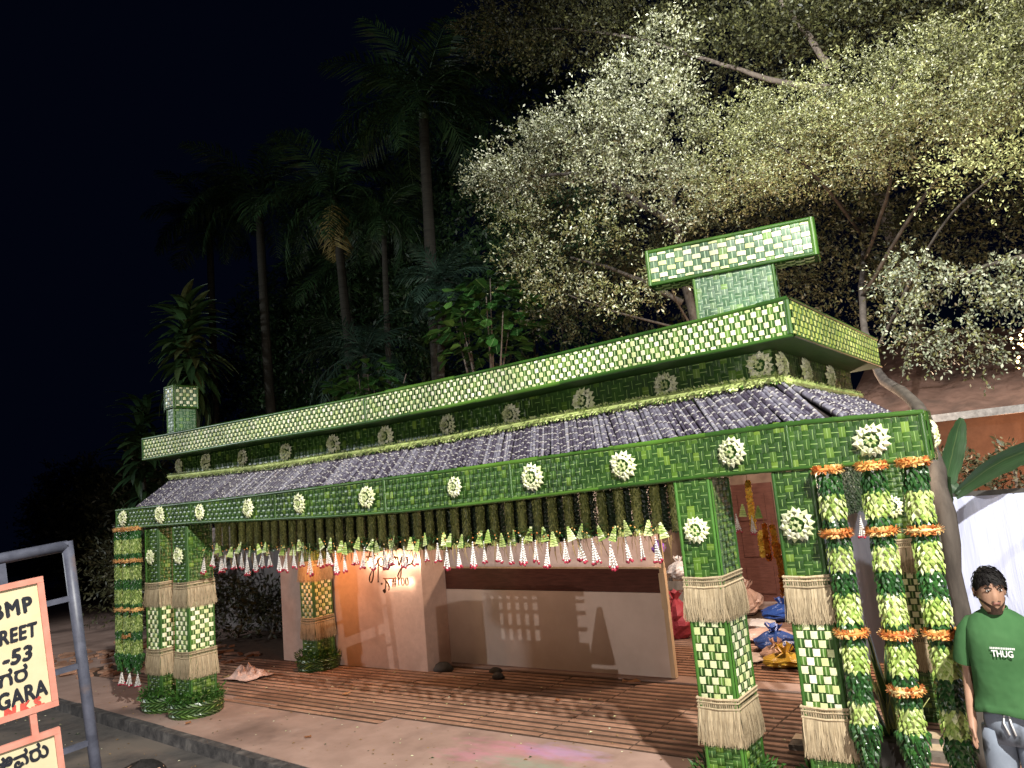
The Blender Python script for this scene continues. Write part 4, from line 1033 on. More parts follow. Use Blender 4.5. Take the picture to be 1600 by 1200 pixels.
M_BARKD = surf('dark bark', [(0.3, (0.025, 0.02, 0.016)), (0.7, (0.075, 0.062, 0.05))], 9, 0.9, 0.7, 0.015, (1, 1, .25), coord='World')
limbs('trunk', tA, [([(-4.6, 11.2, 0), (-4.55, 11.2, 2.5), (-4.6, 11.0, 5.0), (-4.5, 10.5, 7.0), (-4.2, 10.1, 8.5)], .12, .02)], M_BARKD)
limbs('branch', tA, [([(-4.6, 10.7, 5.0), (-5.2, 10.4, 5.5), (-6.1, 10.1, 6.0)], .05, .015), ([(-4.55, 10.5, 6.2), (-5.6, 10.1, 7.2), (-6.9, 10.0, 7.5)], .06, .015), ([(-4.6, 11.0, 4.6), (-4.5, 10.2, 5.0), (-4.3, 9.75, 5.2)], .022, .008), ([(-4.6, 11.0, 4.6), (-5.4, 10.1, 4.95), (-6.0, 9.65, 5.3)], .02, .008)], M_BARKD)
A3 = [(-5.25, 9.6, 6.05, .45, .28), (-6.0, 9.6, 5.35, .4, .25), (-6.55, 9.6, 5.9, .4, .4), (-5.0, 9.5, 5.0, .4, .22), (-6.7, 9.7, 6.6, .35, .35), (-4.3, 9.7, 5.2, .35, .25)]
foliage('crown', E(A), 1150, .052, [T_VAR, T_OLV], 1, tA, (.15, .42), gap=-.42)
foliage('low_sprays', E(A3), 620, .055, [T_OLV, T_VAR], 8, tA, (.2, .5))
foliage('lower_crown', E(A2), 360, .07, [T_DRK, T_DRK], 2, tA)  # same tree as the crown, its lower shade put into darker leaves
B = [(-3.39, 10.5, 7.19, .76, .32), (-2.59, 10.5, 7.08, .85, .34), (-1.76, 10.5, 7.11, .8, .36), (-.93, 10.5, 7.12, .8, .4), (-.24, 10.5, 7.15, .74, .4), (-2.17, 10.4, 6.46, 1.2, .33), (-1.11, 10.4, 6.34, 1.05, .34), (-.29, 10.4, 6.36, .65, .32), (-3.49, 10.4, 6.45, .7, .5), (.5, 10.5, 7.4, .7, .4), (.5, 10.4, 6.5, .7, .4)]
BL = [(-3.88, 10.8, 5.86, .85, .6), (-2.87, 10.8, 5.76, .95, .6), (-1.98, 10.8, 5.5, .85, .62), (-1.16, 10.8, 5.43, .7, .52), (-2.27, 10.8, 4.61, .7, .62), (-.53, 10.8, 5.0, .52, .5), (-3.52, 10.8, 4.99, .8, .5), (-1.42, 10.8, 4.66, .62, .5), (-4.44, 10.8, 5.51, .6, .52), (.3, 10.8, 5.1, .6, .6)]
B2 = [(-.51, 9.0, 5.19, .45, .18), (-.17, 9, 5.28, .38, .2), (.25, 9, 5.3, .4, .2)]
BL = back(BL, 1.17)
tB = empty('layered_tree', (-1.03, 7.0, 0), 'layered yellow green tree behind the right end of the arch, trunk beside the man', 'tree')
M_TRUNK = surf('smooth grey bark', [(0.3, (0.045, 0.037, 0.032)), (0.7, (0.105, 0.088, 0.076))], 9, 0.9, 0.7, 0.015, (1, 1, .25), coord='World')
limbs('trunk', tB, [([(-1.03, 7.0, 0), (-1.06, 7.05, 1.0), (-1.07, 7.15, 2.1), (-1.25, 8.0, 2.85), (-1.85, 9.6, 3.4), (-2.3, 11.5, 4.6), (-2.4, 13.2, 6.4), (-2.2, 12.6, 8.0)], .078, .03)], M_TRUNK)
limbs('branch', tB, [([(-2.4, 13.1, 6.2), (-2.7, 11.8, 6.5), (-3.3, 10.6, 6.9)], .035, .012), ([(-2.4, 13.2, 6.4), (-1.6, 11.8, 6.8), (-.6, 10.5, 7.15)], .035, .010), ([(-2.35, 12.4, 5.4), (-1.6, 10.9, 6.0), (-1.45, 10.0, 6.5), (-1.1, 9.9, 7.0)], .03, .008), ([(-2.4, 12.8, 5.9), (-2.4, 10.6, 6.2), (-2.7, 9.9, 6.6)], .03, .01), ([(-2.3, 11.6, 4.7), (-1.0, 10.8, 5.9), (.2, 10.3, 6.4)], .03, .01), ([(-1.95, 9.9, 3.6), (-1.0, 9.4, 4.8), (-.3, 9.1, 5.2)], .022, .008)], M_BARKD)
BB2 = [(x, y, z+dz, rx, .14+.04*k, ) for (x, y, z, rx, rz) in B for k, dz in enumerate((-.24, .02, .26))]
foliage('crown', [(x, y, z, rx*(1.1-.1*(i % 3)), rx*.7+.15, rz, .62) for i, (x, y, z, rx, rz) in enumerate(BB2)], 1900, .040, [T_YEL, T_VAR], 3, tB, (.15, .38), -.05, .45, 0, 14, True, -.5)
foliage('lower_crown', E(BL), 360, .065, [T_DRK, T_DRK], 4, tB)  # shade below the upper tiers is put into the leaf colour
foliage('low_branch_leaves', E(B2), 900, .042, [T_YEL], 5, tB)
C = [(-8.06, 12, 11.78, 1.19, .5), (-6.63, 12, 10.84, 1.3, .45), (-6.56, 12, 11.47, 1.8, .5), (-5.19, 12, 10.43, 1.15, .5), (-3.92, 12, 10.07, 1.15, .5), (-3.6, 12, 9.12, 1.2, .48), (-2.41, 12, 8.91, 1.05, .5), (-1.33, 12, 8.82, 1.05, .43), (-.25, 12, 8.45, .93, .4), (.6, 12, 8.6, .9, .4), (-2.6, 12.6, 10.0, 1.6, .6), (-.8, 12.6, 9.6, 1.5, .6)]
tC = empty('tall_dark_tree', (-2.2, 16.8, 0), 'tall dark tree whose high branches cross the top edge of the photo', 'tree')
limbs('trunk', tC, [([(-2.2, 16.8, 0), (-2.3, 16.8, 4), (-2.4, 15.0, 7.0), (-2.3, 12.0, 8.0)], .18, .07)], M_BARKD)
limbs('branch', tC, [([(-2.30, 11.75, 7.94), (-2.97, 11.75, 8.32), (-4.07, 11.75, 9.17), (-5.25, 11.8, 10.12)], .055, .02), ([(-2.3, 11.8, 8.3), (-2.53, 11.75, 8.98), (-2.83, 11.8, 9.67), (-3.0, 11.9, 10.6)], .055, .03), ([(-5.25, 11.8, 10.1), (-6.3, 11.9, 10.8), (-7.6, 12, 11.5)], .03, .012)], M_BARK)
foliage('crown', E(C), 480, .07, [T_DRK, T_OLV], 6, tC)
Dn = [(-1.20, 8.8, 4.31, .28, .28), (-.96, 8.8, 3.98, .34, .33), (-.60, 8.8, 4.09, .32, .29), (-.30, 8.8, 3.85, .25, .28), (-1.25, 8.8, 3.60, .25, .27), (-.91, 8.8, 3.60, .27, .24), (-1.18, 8.8, 3.28, .16, .16), (-1.46, 8.8, 4.04, .16, .25), (-.75, 8.8, 3.35, .14, .14)]
tD = empty('silvery_shrub_tree', (0.9, 9.0, 0), 'silvery small leaved branch hanging over the tent at the right edge', 'tree')
limbs('trunk', tD, [([(.9, 9.0, 0), (.85, 9, 2.5), (.5, 8.95, 3.9), (-.2, 8.9, 4.2), (-1.1, 8.85, 4.1)], .08, .015)], M_BARKD)
foliage('crown', E(Dn), 900, .045, [T_SIL, T_OLV], 7, tD, (.15, .36), 0, .5, .6, gap=-.15)

# ================================================================== PALMS AND SHRUBS, LEFT BACKGROUND
P_GRN = leafmat('dark palm leaflet', [(0, (0.012, 0.035, 0.012)), (0.6, (0.025, 0.062, 0.02)), (1, (0.05, 0.10, 0.03))], 0.5, fib=5)
P_BLU = leafmat('bluish palm leaflet', [(0, (0.015, 0.04, 0.026)), (1, (0.04, 0.08, 0.05))], 0.5, fib=5)
P_DRY = leafmat('dry yellow frond', [(0, (0.22, 0.17, 0.05)), (1, (0.36, 0.29, 0.09))], 0.7, fib=5)
def frond_mesh(name, L, droop, ll, nl, mat, seed, vsh=.5):
    """arching rachis from the origin along +x with paired leaflets"""
    R = random.Random(seed); mb = MB()
    def at(t): return Vector((L*(t-.18*droop*t*t), 0, L*(.42*t-droop*t*t*.75)))
    pts = [at(k/10) for k in range(11)]
    mb.tube(pts, [lerp(.028, .006, k/10) for k in range(11)], 5, 0, .3)
    for k in range(nl):
        t = .12+.88*k/(nl-1); c = at(t); tg = (at(min(1, t+.02))-at(t-.02)).normalized()
        le = ll*(math.sin(PI*min(1, (t*.85+.12)))**.7)*R.uniform(.85, 1.1)
        for s in (-1, 1):
            d = (Vector((0, s, 0))+tg*R.uniform(.5, .9)+Vector((0, 0, vsh*R.uniform(-.3, .6)))).normalized()
            w = .022*R.uniform(.8, 1.2)*(ll/.6); p1 = c+d*le*.5+Vector((0, 0, -.05*le)); p2 = c+d*le+Vector((0, 0, -.35*le*R.uniform(.6, 1.5)))
            mb.add([c-tg*w*.4, c+tg*w*.4, p1+tg*w, p1-tg*w, p2], [(0, 1, 2, 3), (3, 2, 4)], 0, R.random())
    return mb.mesh(name, [mat])
def palm(name, base, top, nf, L, droop, ll, label, seed, mat=None, r=.09, group='palms in the dark garden', dry=0, emin=-.35):
    R = random.Random(seed); e = empty(name, base, label, 'palm', group)
    b, t = Vector(base), Vector(top)
    mb = MB(); P = smooth([(0, 0, 0), tuple((t-b)*.5+Vector((R.uniform(-.15, .15), 0, 0))), tuple(t-b)], 8)
    for i in range(len(P)): pass
    mb.tube(P, [r*(1.15-.4*i/(len(P)-1))*(1.06 if i % 2 else 1) for i in range(len(P))], 9); mb.obj('trunk', M_PALMBARK, e, True)
    mb = MB(); mb.tube([tuple(t-b+Vector((0, 0, -.5))), tuple(t-b+Vector((0, 0, .1)))], [r*1.1, r*.6], 9); mb.obj('crownshaft', mat or P_GRN, e, True)
    FM = [frond_mesh('frond', L*R.uniform(.9, 1.1), droop*R.uniform(.8, 1.2), ll, 34, mat or P_GRN, seed*10+k) for k in range(3)]
    for k in range(nf):
        o = link('frond', FM[k % 3], e); az = 2*PI*(k*.382)+R.uniform(-.2, .2); el = lerp(1.15, emin, k/(nf-1))+R.uniform(-.1, .1)
        o.location = t-b; o.rotation_euler = (R.uniform(-.4, .4), -el+.3, az)
    for k in range(dry):
        o = link('dry_frond', frond_mesh('dry_frond', L*.7, droop, ll*.8, 26, P_DRY, seed*10+9), e); o.location = t-b-Vector((0, 0, .15)); o.rotation_euler = (0, 1.25, -1.3+k)
    return e
palm('palm_tree', (-19.0, 14.0, 0), (-19.5, 14, 12.3), 22, 3.0, .85, .75, 'tall dim palm with feathery fronds, highest of the left background palms', 1, r=.15)
palm('palm_tree', (-15.7, 14.0, 0), (-16.0, 14, 11.2), 21, 2.8, 1.0, .8, 'dim palm with a hanging yellow dry frond, left of the slender bare trunks', 2, r=.14, dry=2)
palm('palm_tree', (-12.6, 14.0, 0), (-12.4, 14, 12.6), 24, 3.0, .9, .85, 'tall dim palm right beside the pale leaved tree', 3, r=.16)
palm('palm_tree', (-14.35, 14.0, 0), (-14.1, 14, 10.0), 12, 1.6, 1.2, .5, 'slender pale ringed palm trunk with a small dim crown', 4, r=.09)
palm('palm_tree', (-12.3, 13.0, 0), (-11.35, 13, 7.4), 24, 1.15, .7, .42, 'short bushy palm in front of the tallest right palm', 5, P_BLU, .10, emin=-.8)
palm('palm_tree', (-15.0, 13.5, 0), (-14.6, 13.5, 6.3), 18, 2.3, 1.0, .55, 'low palm with long drooping bluish fronds above the band of the arch', 6, P_BLU, .11, emin=-.5)
palm('palm_tree', (-24.5, 15.5, 0), (-24.6, 15.5, 13.5), 19, 2.8, .9, .8, 'very dim palm at the far left against the night sky', 7, r=.14)
palm('palm_tree', (-17.6, 16.0, 0), (-17.8, 16, 9.8), 21, 2.4, 1.1, .7, 'dim palm half hidden between the taller palms', 8, r=.13)
STRAP = []
for k in range(3):
    R = random.Random(300+k); mb = MB(); L = R.uniform(.7, .95); n = 6
    vs = []; 
    for q in range(n+1):
        t = q/n; w = .085*math.sin(PI*min(1, t*.9+.1))**.8+.004; x = L*(t-.15*t*t); z = L*(.35*t-.75*t*t)
        vs += [(x, -w, z+.012), (x, 0, z), (x, w, z+.012)]
    fs = [(i*3+j, i*3+3+j, i*3+4+j, i*3+j+1) for i in range(n) for j in range(2)]
    mb.add(vs, fs, 0, 0, [((i % 3)/2, (i//3)/n) for i in range(len(vs))])
    STRAP.append(mb)
def dracaena(base, h, n, label, seed, s=1.0, mat=P_GRN, rr=1.0):
    R = random.Random(seed); e = empty('dracaena', base, label, 'plant', 'strap leaved plants in the dark garden')
    mb = MB(); mb.tube(smooth([(0, 0, 0), (R.uniform(-.1, .1), 0, h*.5), (0, 0, h)], 5), [.06]*6+[.05]*5, 8); mb.obj('stem', M_PALMBARK, e, True)
    ms = [b.mesh('strap_leaf', [mat]) for b in STRAP]
    for k in range(n):
        o = link('strap_leaf', ms[k % 3], e); t = k/n
        o.location = (R.uniform(-.1, .1)*s, R.uniform(-.1, .1)*s, h+lerp(.9, -.9, t)*s*rr); o.rotation_euler = (R.uniform(-.3, .3), lerp(-1.0, .75, t)+R.uniform(-.2, .2), R.uniform(0, 2*PI)); o.scale = [s*R.uniform(.8, 1.15)]*3
    return e
dracaena((-20.3, 12.0, 0), 7.2, 190, 'bushy strap leaved crown on a thin stem above the left finial', 1, 1.35, leafmat('strap leaf', [(0, (0.03, 0.07, 0.025)), (0.7, (0.06, 0.13, 0.04)), (1, (0.14, 0.16, 0.06))], .45, fib=6))
dracaena((-22.0, 11.5, 0), 4.3, 150, 'strap leaved plant left of the left finial, lower than its neighbour', 2, 1.25, rr=1.4)
dracaena((-25.5, 13.0, 0), 3.2, 130, 'wide dark strap leaved plant at the far left of the garden', 3, 1.5, rr=1.3)
def round_shrub(base, ell, n, label, seed, size=.2):
    R = random.Random(seed); e = empty('round_leaf_shrub', base, label, 'shrub', 'big leaved shrubs behind the arch')
    mat = MATS.get('glossy round leaf') or leafmat('glossy round leaf', [(0, (0.018, 0.06, 0.014)), (0.6, (0.036, 0.115, 0.022)), (1, (0.09, 0.20, 0.04))], .35, fib=5, rib=(.15, .26, .09), ribw=.025)
    MS = []
    for q in range(3):
        mb = MB(); vs = [(0, 0, 0), (.35, -.30, .05), (.75, -.36, .03), (1, 0, -.06), (.75, .36, .03), (.35, .30, .05), (.45, 0, -.03), (.8, 0, -.05)]
        mb.add(vs, [(0, 1, 6), (1, 2, 7, 6), (2, 3, 7), (3, 4, 7), (4, 5, 6, 7), (5, 0, 6)], 0, 0, [(.5, 0), (.1, .35), (0, .75), (.5, 1), (1, .75), (.9, .35), (.5, .45), (.5, .8)]); MS.append(mb.mesh('leaf', [mat]))
    c = Vector(ell[:3])-Vector(base); rv = ell[3:]
    mb = MB()
    for q in range(7):
        d = Vector((R.uniform(-1, 1), R.uniform(-1, 1), R.uniform(-.2, .9))); tip = c+Vector((d.x*rv[0], d.y*rv[1], d.z*rv[2]))*.85
        mb.tube(smooth([(0, 0, 0), tuple(c*.55+Vector((d.x*.2, 0, 0))), tuple(tip)], 4), [.04]*4+[.025]*3+[.012]*2, 6)
    mb.obj('stems', M_BARK, e, True)
    for k in range(n):
        d = Vector((R.gauss(0, 1), R.gauss(0, 1), R.gauss(0, 1))).normalized()*R.random()**.4
        p = c+Vector((d.x*rv[0], d.y*rv[1], d.z*rv[2])); o = link('leaf', MS[k % 3], e); o.location = p
        s = size*R.uniform(.65, 1.2); o.scale = (s, s, s); az = math.atan2(d.y, d.x)+R.uniform(-.7, .7); o.rotation_euler = (R.uniform(-.5, .5), R.uniform(-.4, .8), az)
    return e
round_shrub((-9.9, 12.4, 0), (-9.6, 12.2, 6.0, 1.45, .8, .95), 285, 'big leaved green shrub lit beside the pale leaved tree', 1, .33)
round_shrub((-13.2, 12.2, 0), (-13.0, 12.0, 5.1, 1.0, .6, .65), 200, 'big leaved green shrub just above the joint of the band', 2, .30)
for i, (els, lab, sd) in enumerate((
    ([(-19, 16, 3.0, 3, 1.2, 2.8, 1), (-15, 16, 3.2, 3, 1.2, 2.8, 1), (-11, 15.5, 3.0, 3, 1.0, 2.6, 1), (-8, 16.5, 3.5, 2.5, 1, 2.6, 1)], 'dark hedge mass behind the palms and the roof band', 1),
    ([(-21.5, 17, 7.5, 2.6, 1.2, 2.8, .7), (-17.5, 17, 8.0, 2.6, 1.2, 3.4, .7), (-13.8, 16.5, 8.0, 2.4, 1.0, 3.6, .7), (-10.5, 16.5, 7.6, 2.0, 1, 3.2, .7), (-25.5, 17.5, 6.5, 2.6, 1.2, 2.8, .7), (-19.5, 15.5, 5.2, 2.2, .7, 1.6, .7), (-15, 15.2, 5.4, 2.2, .6, 1.8, .7)], 'dim tall foliage filling the gaps between the palm trunks', 4),
    ([(-21, 18.5, 11.0, 2.8, 1, 2.6, .5), (-16.5, 18.5, 12.5, 2.8, 1, 3.0, .5), (-12.6, 18, 13.5, 2.4, 1, 3.4, .5), (-25, 18.5, 9.6, 2.6, 1, 2.6, .5), (-18.5, 17.5, 9.0, 2.6, .8, 2.2, .5)], 'very dim high foliage behind the palm crowns', 5),
    ([(-29, 14, 2.2, 3.5, 1.6, 2.4, 1), (-24.5, 13, 2.3, 2.2, 1.3, 2.4, 1), (-34, 15, 2.5, 3.5, 1.6, 3, 1)], 'dark tangled shrubbery at the far left behind the street sign', 2),
    ([(-17.0, 9.7, 1.0, 1.6, .6, 1.1, 1), (-19.5, 10.0, 1.2, 1.4, .8, 1.3, 1), (-14.6, 9.5, .55, .9, .35, .62, 1.4), (-13.6, 9.6, .5, .5, .3, .55, 1.6)], 'black looking shrubs in the recess left of the boundary wall', 3))):
    e = empty('shrubbery', (els[0][0], els[0][1], 0), lab, 'shrubs')
    limbs('stems', e, [([(x, y, 0), (x+.2, y, z*.6), (x-.1, y, z)], .05, .02) for (x, y, z, *_) in els], M_BARK)
    foliage('foliage', els, 210, .13 if sd == 3 else (.34 if sd == 5 else .19), [P_GRN if sd > 3 else T_DRK], 20+sd, e, (.3, .8), .1, .35 if sd < 5 else .16, .4 if sd == 5 else 0)

# ================================================================== RIGHT SIDE: BACKDROP, PLANTER, TENT
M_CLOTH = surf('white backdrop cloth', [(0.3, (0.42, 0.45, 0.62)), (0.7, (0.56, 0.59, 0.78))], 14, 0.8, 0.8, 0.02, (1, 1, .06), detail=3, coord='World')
M_RAIL = surf('dark rail', [(0.3, (0.03, 0.03, 0.03)), (0.7, (0.07, 0.065, 0.06))], 8, 0.7)
e = empty('backdrop', (-0.6, 9.0, 0), 'pale white cloth backdrop stretched behind the man in the green shirt', 'backdrop')
mb = MB(); nx = 70; R = random.Random(5)
ph = [R.uniform(0, 6) for _ in range(4)]
cols = []
for i in range(nx+1):
    x = lerp(-2.75, 1.7, i/nx); y = 9.0+.012*math.sin(x*9+ph[0])+.007*math.sin(x*23+ph[1])+.004*math.sin(x*47+ph[2]); cols.append((x, y))
vs = []
for j in range(5):
    z = lerp(.28, 1.955, j/4)
    for (x, y) in cols: vs.append((x, 9.0+(y-9.0)*(.5+.6*j/4)+.03*(1-j/4), z))
mb.add(vs, [(j*(nx+1)+i, j*(nx+1)+i+1, (j+1)*(nx+1)+i+1, (j+1)*(nx+1)+i) for j in range(4) for i in range(nx)])
part_w('cloth', mb, M_CLOTH, e, True)
mb = MB(); mb.box((-.5, 9.03, 1.975), (4.5, .06, .05)); part_w('top_rail', mb, M_RAIL, e)
for x in (-2.75, -.6, 1.6):
    mb = MB(); mb.box((x, 9.08, .98), (.05, .05, 1.95)); part_w('post', mb, M_RAIL, e)
M_PLANT = treeleaf('lamp lit hedge leaf', [(0, (0.03, 0.04, 0.015)), (0.6, (0.08, 0.075, 0.035)), (1, (0.18, 0.15, 0.09))])
for i, (x, w) in enumerate(((-1.35, .35), (-.75, .3), (-.25, .32), (.3, .35))):
    e = empty('potted_shrub', (x, 10.0, 0), ('tan grassy shrub above the backdrop rail beside the banana leaves', 'tan grassy shrub above the backdrop rail under the broad banana leaf', 'tan grassy shrub above the backdrop rail at the right picture edge', 'tan grassy shrub above the backdrop rail past the picture edge')[i], 'shrub', 'shrubs above the backdrop')
    mb = MB(); mb.loft([(0, 0, 0, .16, .16), (0, 0, .3, .22, .22), (0, 0, 1.7, .24, .24), (0, 0, 1.72, .21, .21)], 14); mb.obj('pot', M_TERRA, e)
    mb = MB(); mb.tube([(0, 0, 1.7), (0, 0, 2.2)], .02, 6); mb.obj('stem', M_BARK, e)
    foliage('foliage', [(x, 10, 2.13, w, .25, .24, 1)], 700, .07, [M_PLANT], 40+i, e, (.15, .3))
M_BAN = leafmat('banana leaf', [(0, (0.010, 0.032, 0.012)), (1, (0.022, 0.055, 0.02))], .45, fib=30, rib=(.06, .09, .035), ribw=.018)
def banana(name, p0, p1, w, sag, roll, seed, n=14):
    mb = MB(); a, b = Vector(p0), Vector(p1); d = (b-a); L = d.length; d.normalize(); s = d.cross(Vector((0, 0, 1))).normalized(); u = s.cross(d)
    s2 = s*math.cos(roll)+u*math.sin(roll); n2 = d.cross(s2); R = random.Random(seed); vs = []; uvs = []
    for i in range(n+1):
        t = i/n; c = a+d*L*t+Vector((0, 0, -sag*(t-.5)**2*4*L*.25)); ww = w*(math.sin(PI*min(1, t*.93+.05))**.55)*R.uniform(.93, 1.05)
        for k in (-1, -.5, 0, .5, 1): vs.append(c+s2*ww*k+n2*(abs(k)*ww*.25+R.uniform(-.008, .008))); uvs.append((k/2+.5, t*3))
    mb.add(vs, [(i*5+k, i*5+5+k, i*5+6+k, i*5+k+1) for i in range(n) for k in range(4)], 0, R.random(), uvs)
    return mb
e = empty('banana_plant', (-1.1, 8.4, 0), 'broad dark banana leaves behind the right end of the beam', 'plant')
mb = MB(); mb.tube([(-1.42, 8.45, 0), (-1.40, 8.45, 1.2), (-1.25, 8.48, 2.1)], [.08, .06, .035], 10); part_w('stem', mb, M_PALMBARK, e, True)
for i, (a, b, w, sg, ro) in enumerate((((-1.25, 8.5, 2.02), (-1.0, 8.6, 2.74), .11, .1, 1.2), ((-1.15, 8.5, 2.12), (-.1, 8.7, 2.52), .12, .45, 1.0), ((-1.18, 8.45, 2.2), (-1.32, 8.6, 1.45), .10, .1, 1.3), ((-1.1, 8.5, 2.1), (-1.9, 8.8, 2.5), .12, .3, .8))):
    part_w('banana_leaf', banana('banana_leaf', a, b, w, sg, ro, i), M_BAN, e, True)
M_TENT = surf('dusty brown tent roof', [(0.3, (0.10, 0.055, 0.04)), (0.7, (0.19, 0.11, 0.085))], 4, 0.9, 0.4, 0.02, coord='World', second=(1.5, .5, .75, (0.07, 0.045, 0.035)))
M_TENTIN = surf('orange tent lining', [(0.3, (0.55, 0.26, 0.15)), (0.7, (0.66, 0.34, 0.21))], 5, 0.8, 0.2, coord='World')
M_STEEL = surf('weathered steel', [(0.3, (0.09, 0.09, 0.09)), (0.6, (0.19, 0.19, 0.19)), (0.8, (0.33, 0.33, 0.32))], 12, 0.6, 0.3, 0.003, (1, 1, 1), metal=.3, coord='World')
e = empty('tent', (-0.5, 13.0, 0), 'brown tent roof with an orange lit inside at the right edge', 'tent')
mb = MB(); nx, ny = 24, 8; R = random.Random(9); vs = []
for j in range(ny+1):
    for i in range(nx+1):
        x = lerp(-3.2, 2.4, i/nx); t = j/ny; y = lerp(12.0, 16.5, t); z = 2.92+1.75*t+.12*math.sin(x*2.1)*t+.03*math.sin(x*9+t*5)-.25*math.sin(PI*t)*.5
        vs.append((x, y, z+R.uniform(-.012, .012)))
mb.add(vs, [(j*(nx+1)+i, j*(nx+1)+i+1, (j+1)*(nx+1)+i+1, (j+1)*(nx+1)+i) for j in range(ny) for i in range(nx)]); part_w('canopy', mb, M_TENT, e, True)
mb = MB(); mb.box((-.4, 11.97, 2.90), (5.6, .10, .10)); part_w('eave_beam', mb, M_STEEL, e)
mb = MB(); mb.box((-.4, 15.2, 1.9), (5.6, .05, 3.2)); part_w('back_panel', mb, M_TENTIN, e)
for (a, b) in (((-2.2, 15.1, 2.3), (-1.5, 15.1, 3.3)), ((-1.2, 15.1, 3.3), (-.6, 15.1, 2.3)), ((-.2, 15.1, 2.3), (.4, 15.1, 3.3)), ((-2.6, 15.1, 2.3), (1.8, 15.1, 2.35))):
    mb = MB(); mb.tube([a, b], .045, 6); part_w('brace', mb, M_TENTIN, e)
for x in (-2.9, -.3, 2.2):
    mb = MB(); mb.tube([(x, 12.0, 0), (x, 12.0, 2.85)], .05, 8); part_w('pole', mb, M_STEEL, e, True)
# fairy lights
e = empty('fairy_lights', (-.55, 12.6, 3.7), 'warm fairy light bulbs bunched by the tent at the right edge', 'fairy lights')
mb = MB(); R = random.Random(3)
for k in range(70):
    c = Vector((R.uniform(-.16, .5), R.uniform(-.1, .1), R.uniform(-.30, .28))); r_ = R.uniform(.014, .024)
    mb.add([c+Vector(v)*r_ for v in ((1, 0, 0), (-1, 0, 0), (0, 1, 0), (0, -1, 0), (0, 0, 1), (0, 0, -1))], [(0, 2, 4), (2, 1, 4), (1, 3, 4), (3, 0, 4), (2, 0, 5), (1, 2, 5), (3, 1, 5), (0, 3, 5)])
tag(mb.obj('bulbs', emit('warm bulb', (1.0, 0.62, 0.28), 9.0), e), kind='stuff')
mb = MB(); mb.tube(smooth([(R.uniform(-.16, .5), R.uniform(-.1, .1), lerp(-.3, .3, k/12)) for k in range(13)], 3), .004, 4); mb.obj('wire', M_RAIL, e)

# spiky variegated plant between the big garlands
e = empty('snake_plant', (-1.5, 6.3, 0), 'spiky dark plant with yellow leaf edges between the hanging garlands', 'plant')
M_SPK = leafmat('spiky leaf', [(0, (0.014, 0.045, 0.014)), (1, (0.03, 0.08, 0.024))], .35, fib=8); M_SPE = leafmat('yellow leaf margin', [(0, (0.36, 0.38, 0.12)), (1, (0.5, 0.5, 0.2))], .4)
R = random.Random(14)
for k in range(22):
    L = R.uniform(.55, .85); az = R.uniform(0, 2*PI); lean = R.uniform(.05, .55); mb = MB(); n = 7; d = Vector((math.cos(az), math.sin(az), 0)); s = Vector((-d.y, d.x, 0)); z0 = .45 if k % 2 else .1
    rows = []
    for q in range(n+1):
        t = q/n; c = d*(lean*L*t**1.6)+Vector((0, 0, z0+L*t*(1-.25*lean*t))); w = .036*(1-t**2.2)+.002
        rows.append([c-s*w+d*.006, c-s*w*.72, c, c+s*w*.72, c+s*w+d*.006])
    vs = [p for r_ in rows for p in r_]
    mb.add(vs, [(i*5+j, i*5+5+j, i*5+6+j, i*5+j+1) for i in range(n) for j in (1, 2)], 0, R.random()); mb.add(vs, [(i*5+j, i*5+5+j, i*5+6+j, i*5+j+1) for i in range(n) for j in (0, 3)], 1, R.random())
    mb.obj('blade', [M_SPK, M_SPE], e)
mb = MB(); mb.loft([(0, 0, 0, .14, .14), (0, 0, .1, .17, .17), (0, 0, .4, .19, .19), (0, 0, .41, .16, .16)], 16); mb.obj('pot', M_RAIL, e)
e = empty('snake_plant', (.02, 6.1, 0), 'spiky green plant at the right picture edge behind the man', 'plant')
for k in range(12):
    az = R.uniform(0, 2*PI); lean = R.uniform(.1, .5); L = R.uniform(.6, .95); mb = MB(); d = Vector((math.cos(az), math.sin(az), 0)); s = Vector((-d.y, d.x, 0)); vs = []
    for q in range(7):
        t = q/6; c = d*(lean*L*t**1.6)+Vector((0, 0, .6+L*t*(1-.25*lean*t))); w = .03*(1-t**2)+.002; vs += [c-s*w, c-d*.004, c+s*w]
    mb.add(vs, [(i*3+j, i*3+3+j, i*3+4+j, i*3+j+1) for i in range(6) for j in (0, 1)], 0, R.random()); mb.obj('blade', M_LEAFB, e)
mb = MB(); mb.loft([(0, 0, 0, .2, .2), (0, 0, .58, .24, .24), (0, 0, .6, .2, .2)], 16); mb.obj('pot', M_RAIL, e)
for i, (x, y, rz) in enumerate(((-1.75, 7.0, .1), (-1.55, 7.35, -.15))):
    e = empty('wooden_plank', (x, y, 0), ('weathered plank lying behind the right garlands, nearer one', 'weathered plank lying behind the right garlands, farther one')[i], 'plank', None, rz)
    for k in range(2):
        mb = MB(); mb.box((0, .16*k, .035+.002*k), (1.5, .145, .05)); mb.obj('board', M_WOOD if k else M_BARK, e)

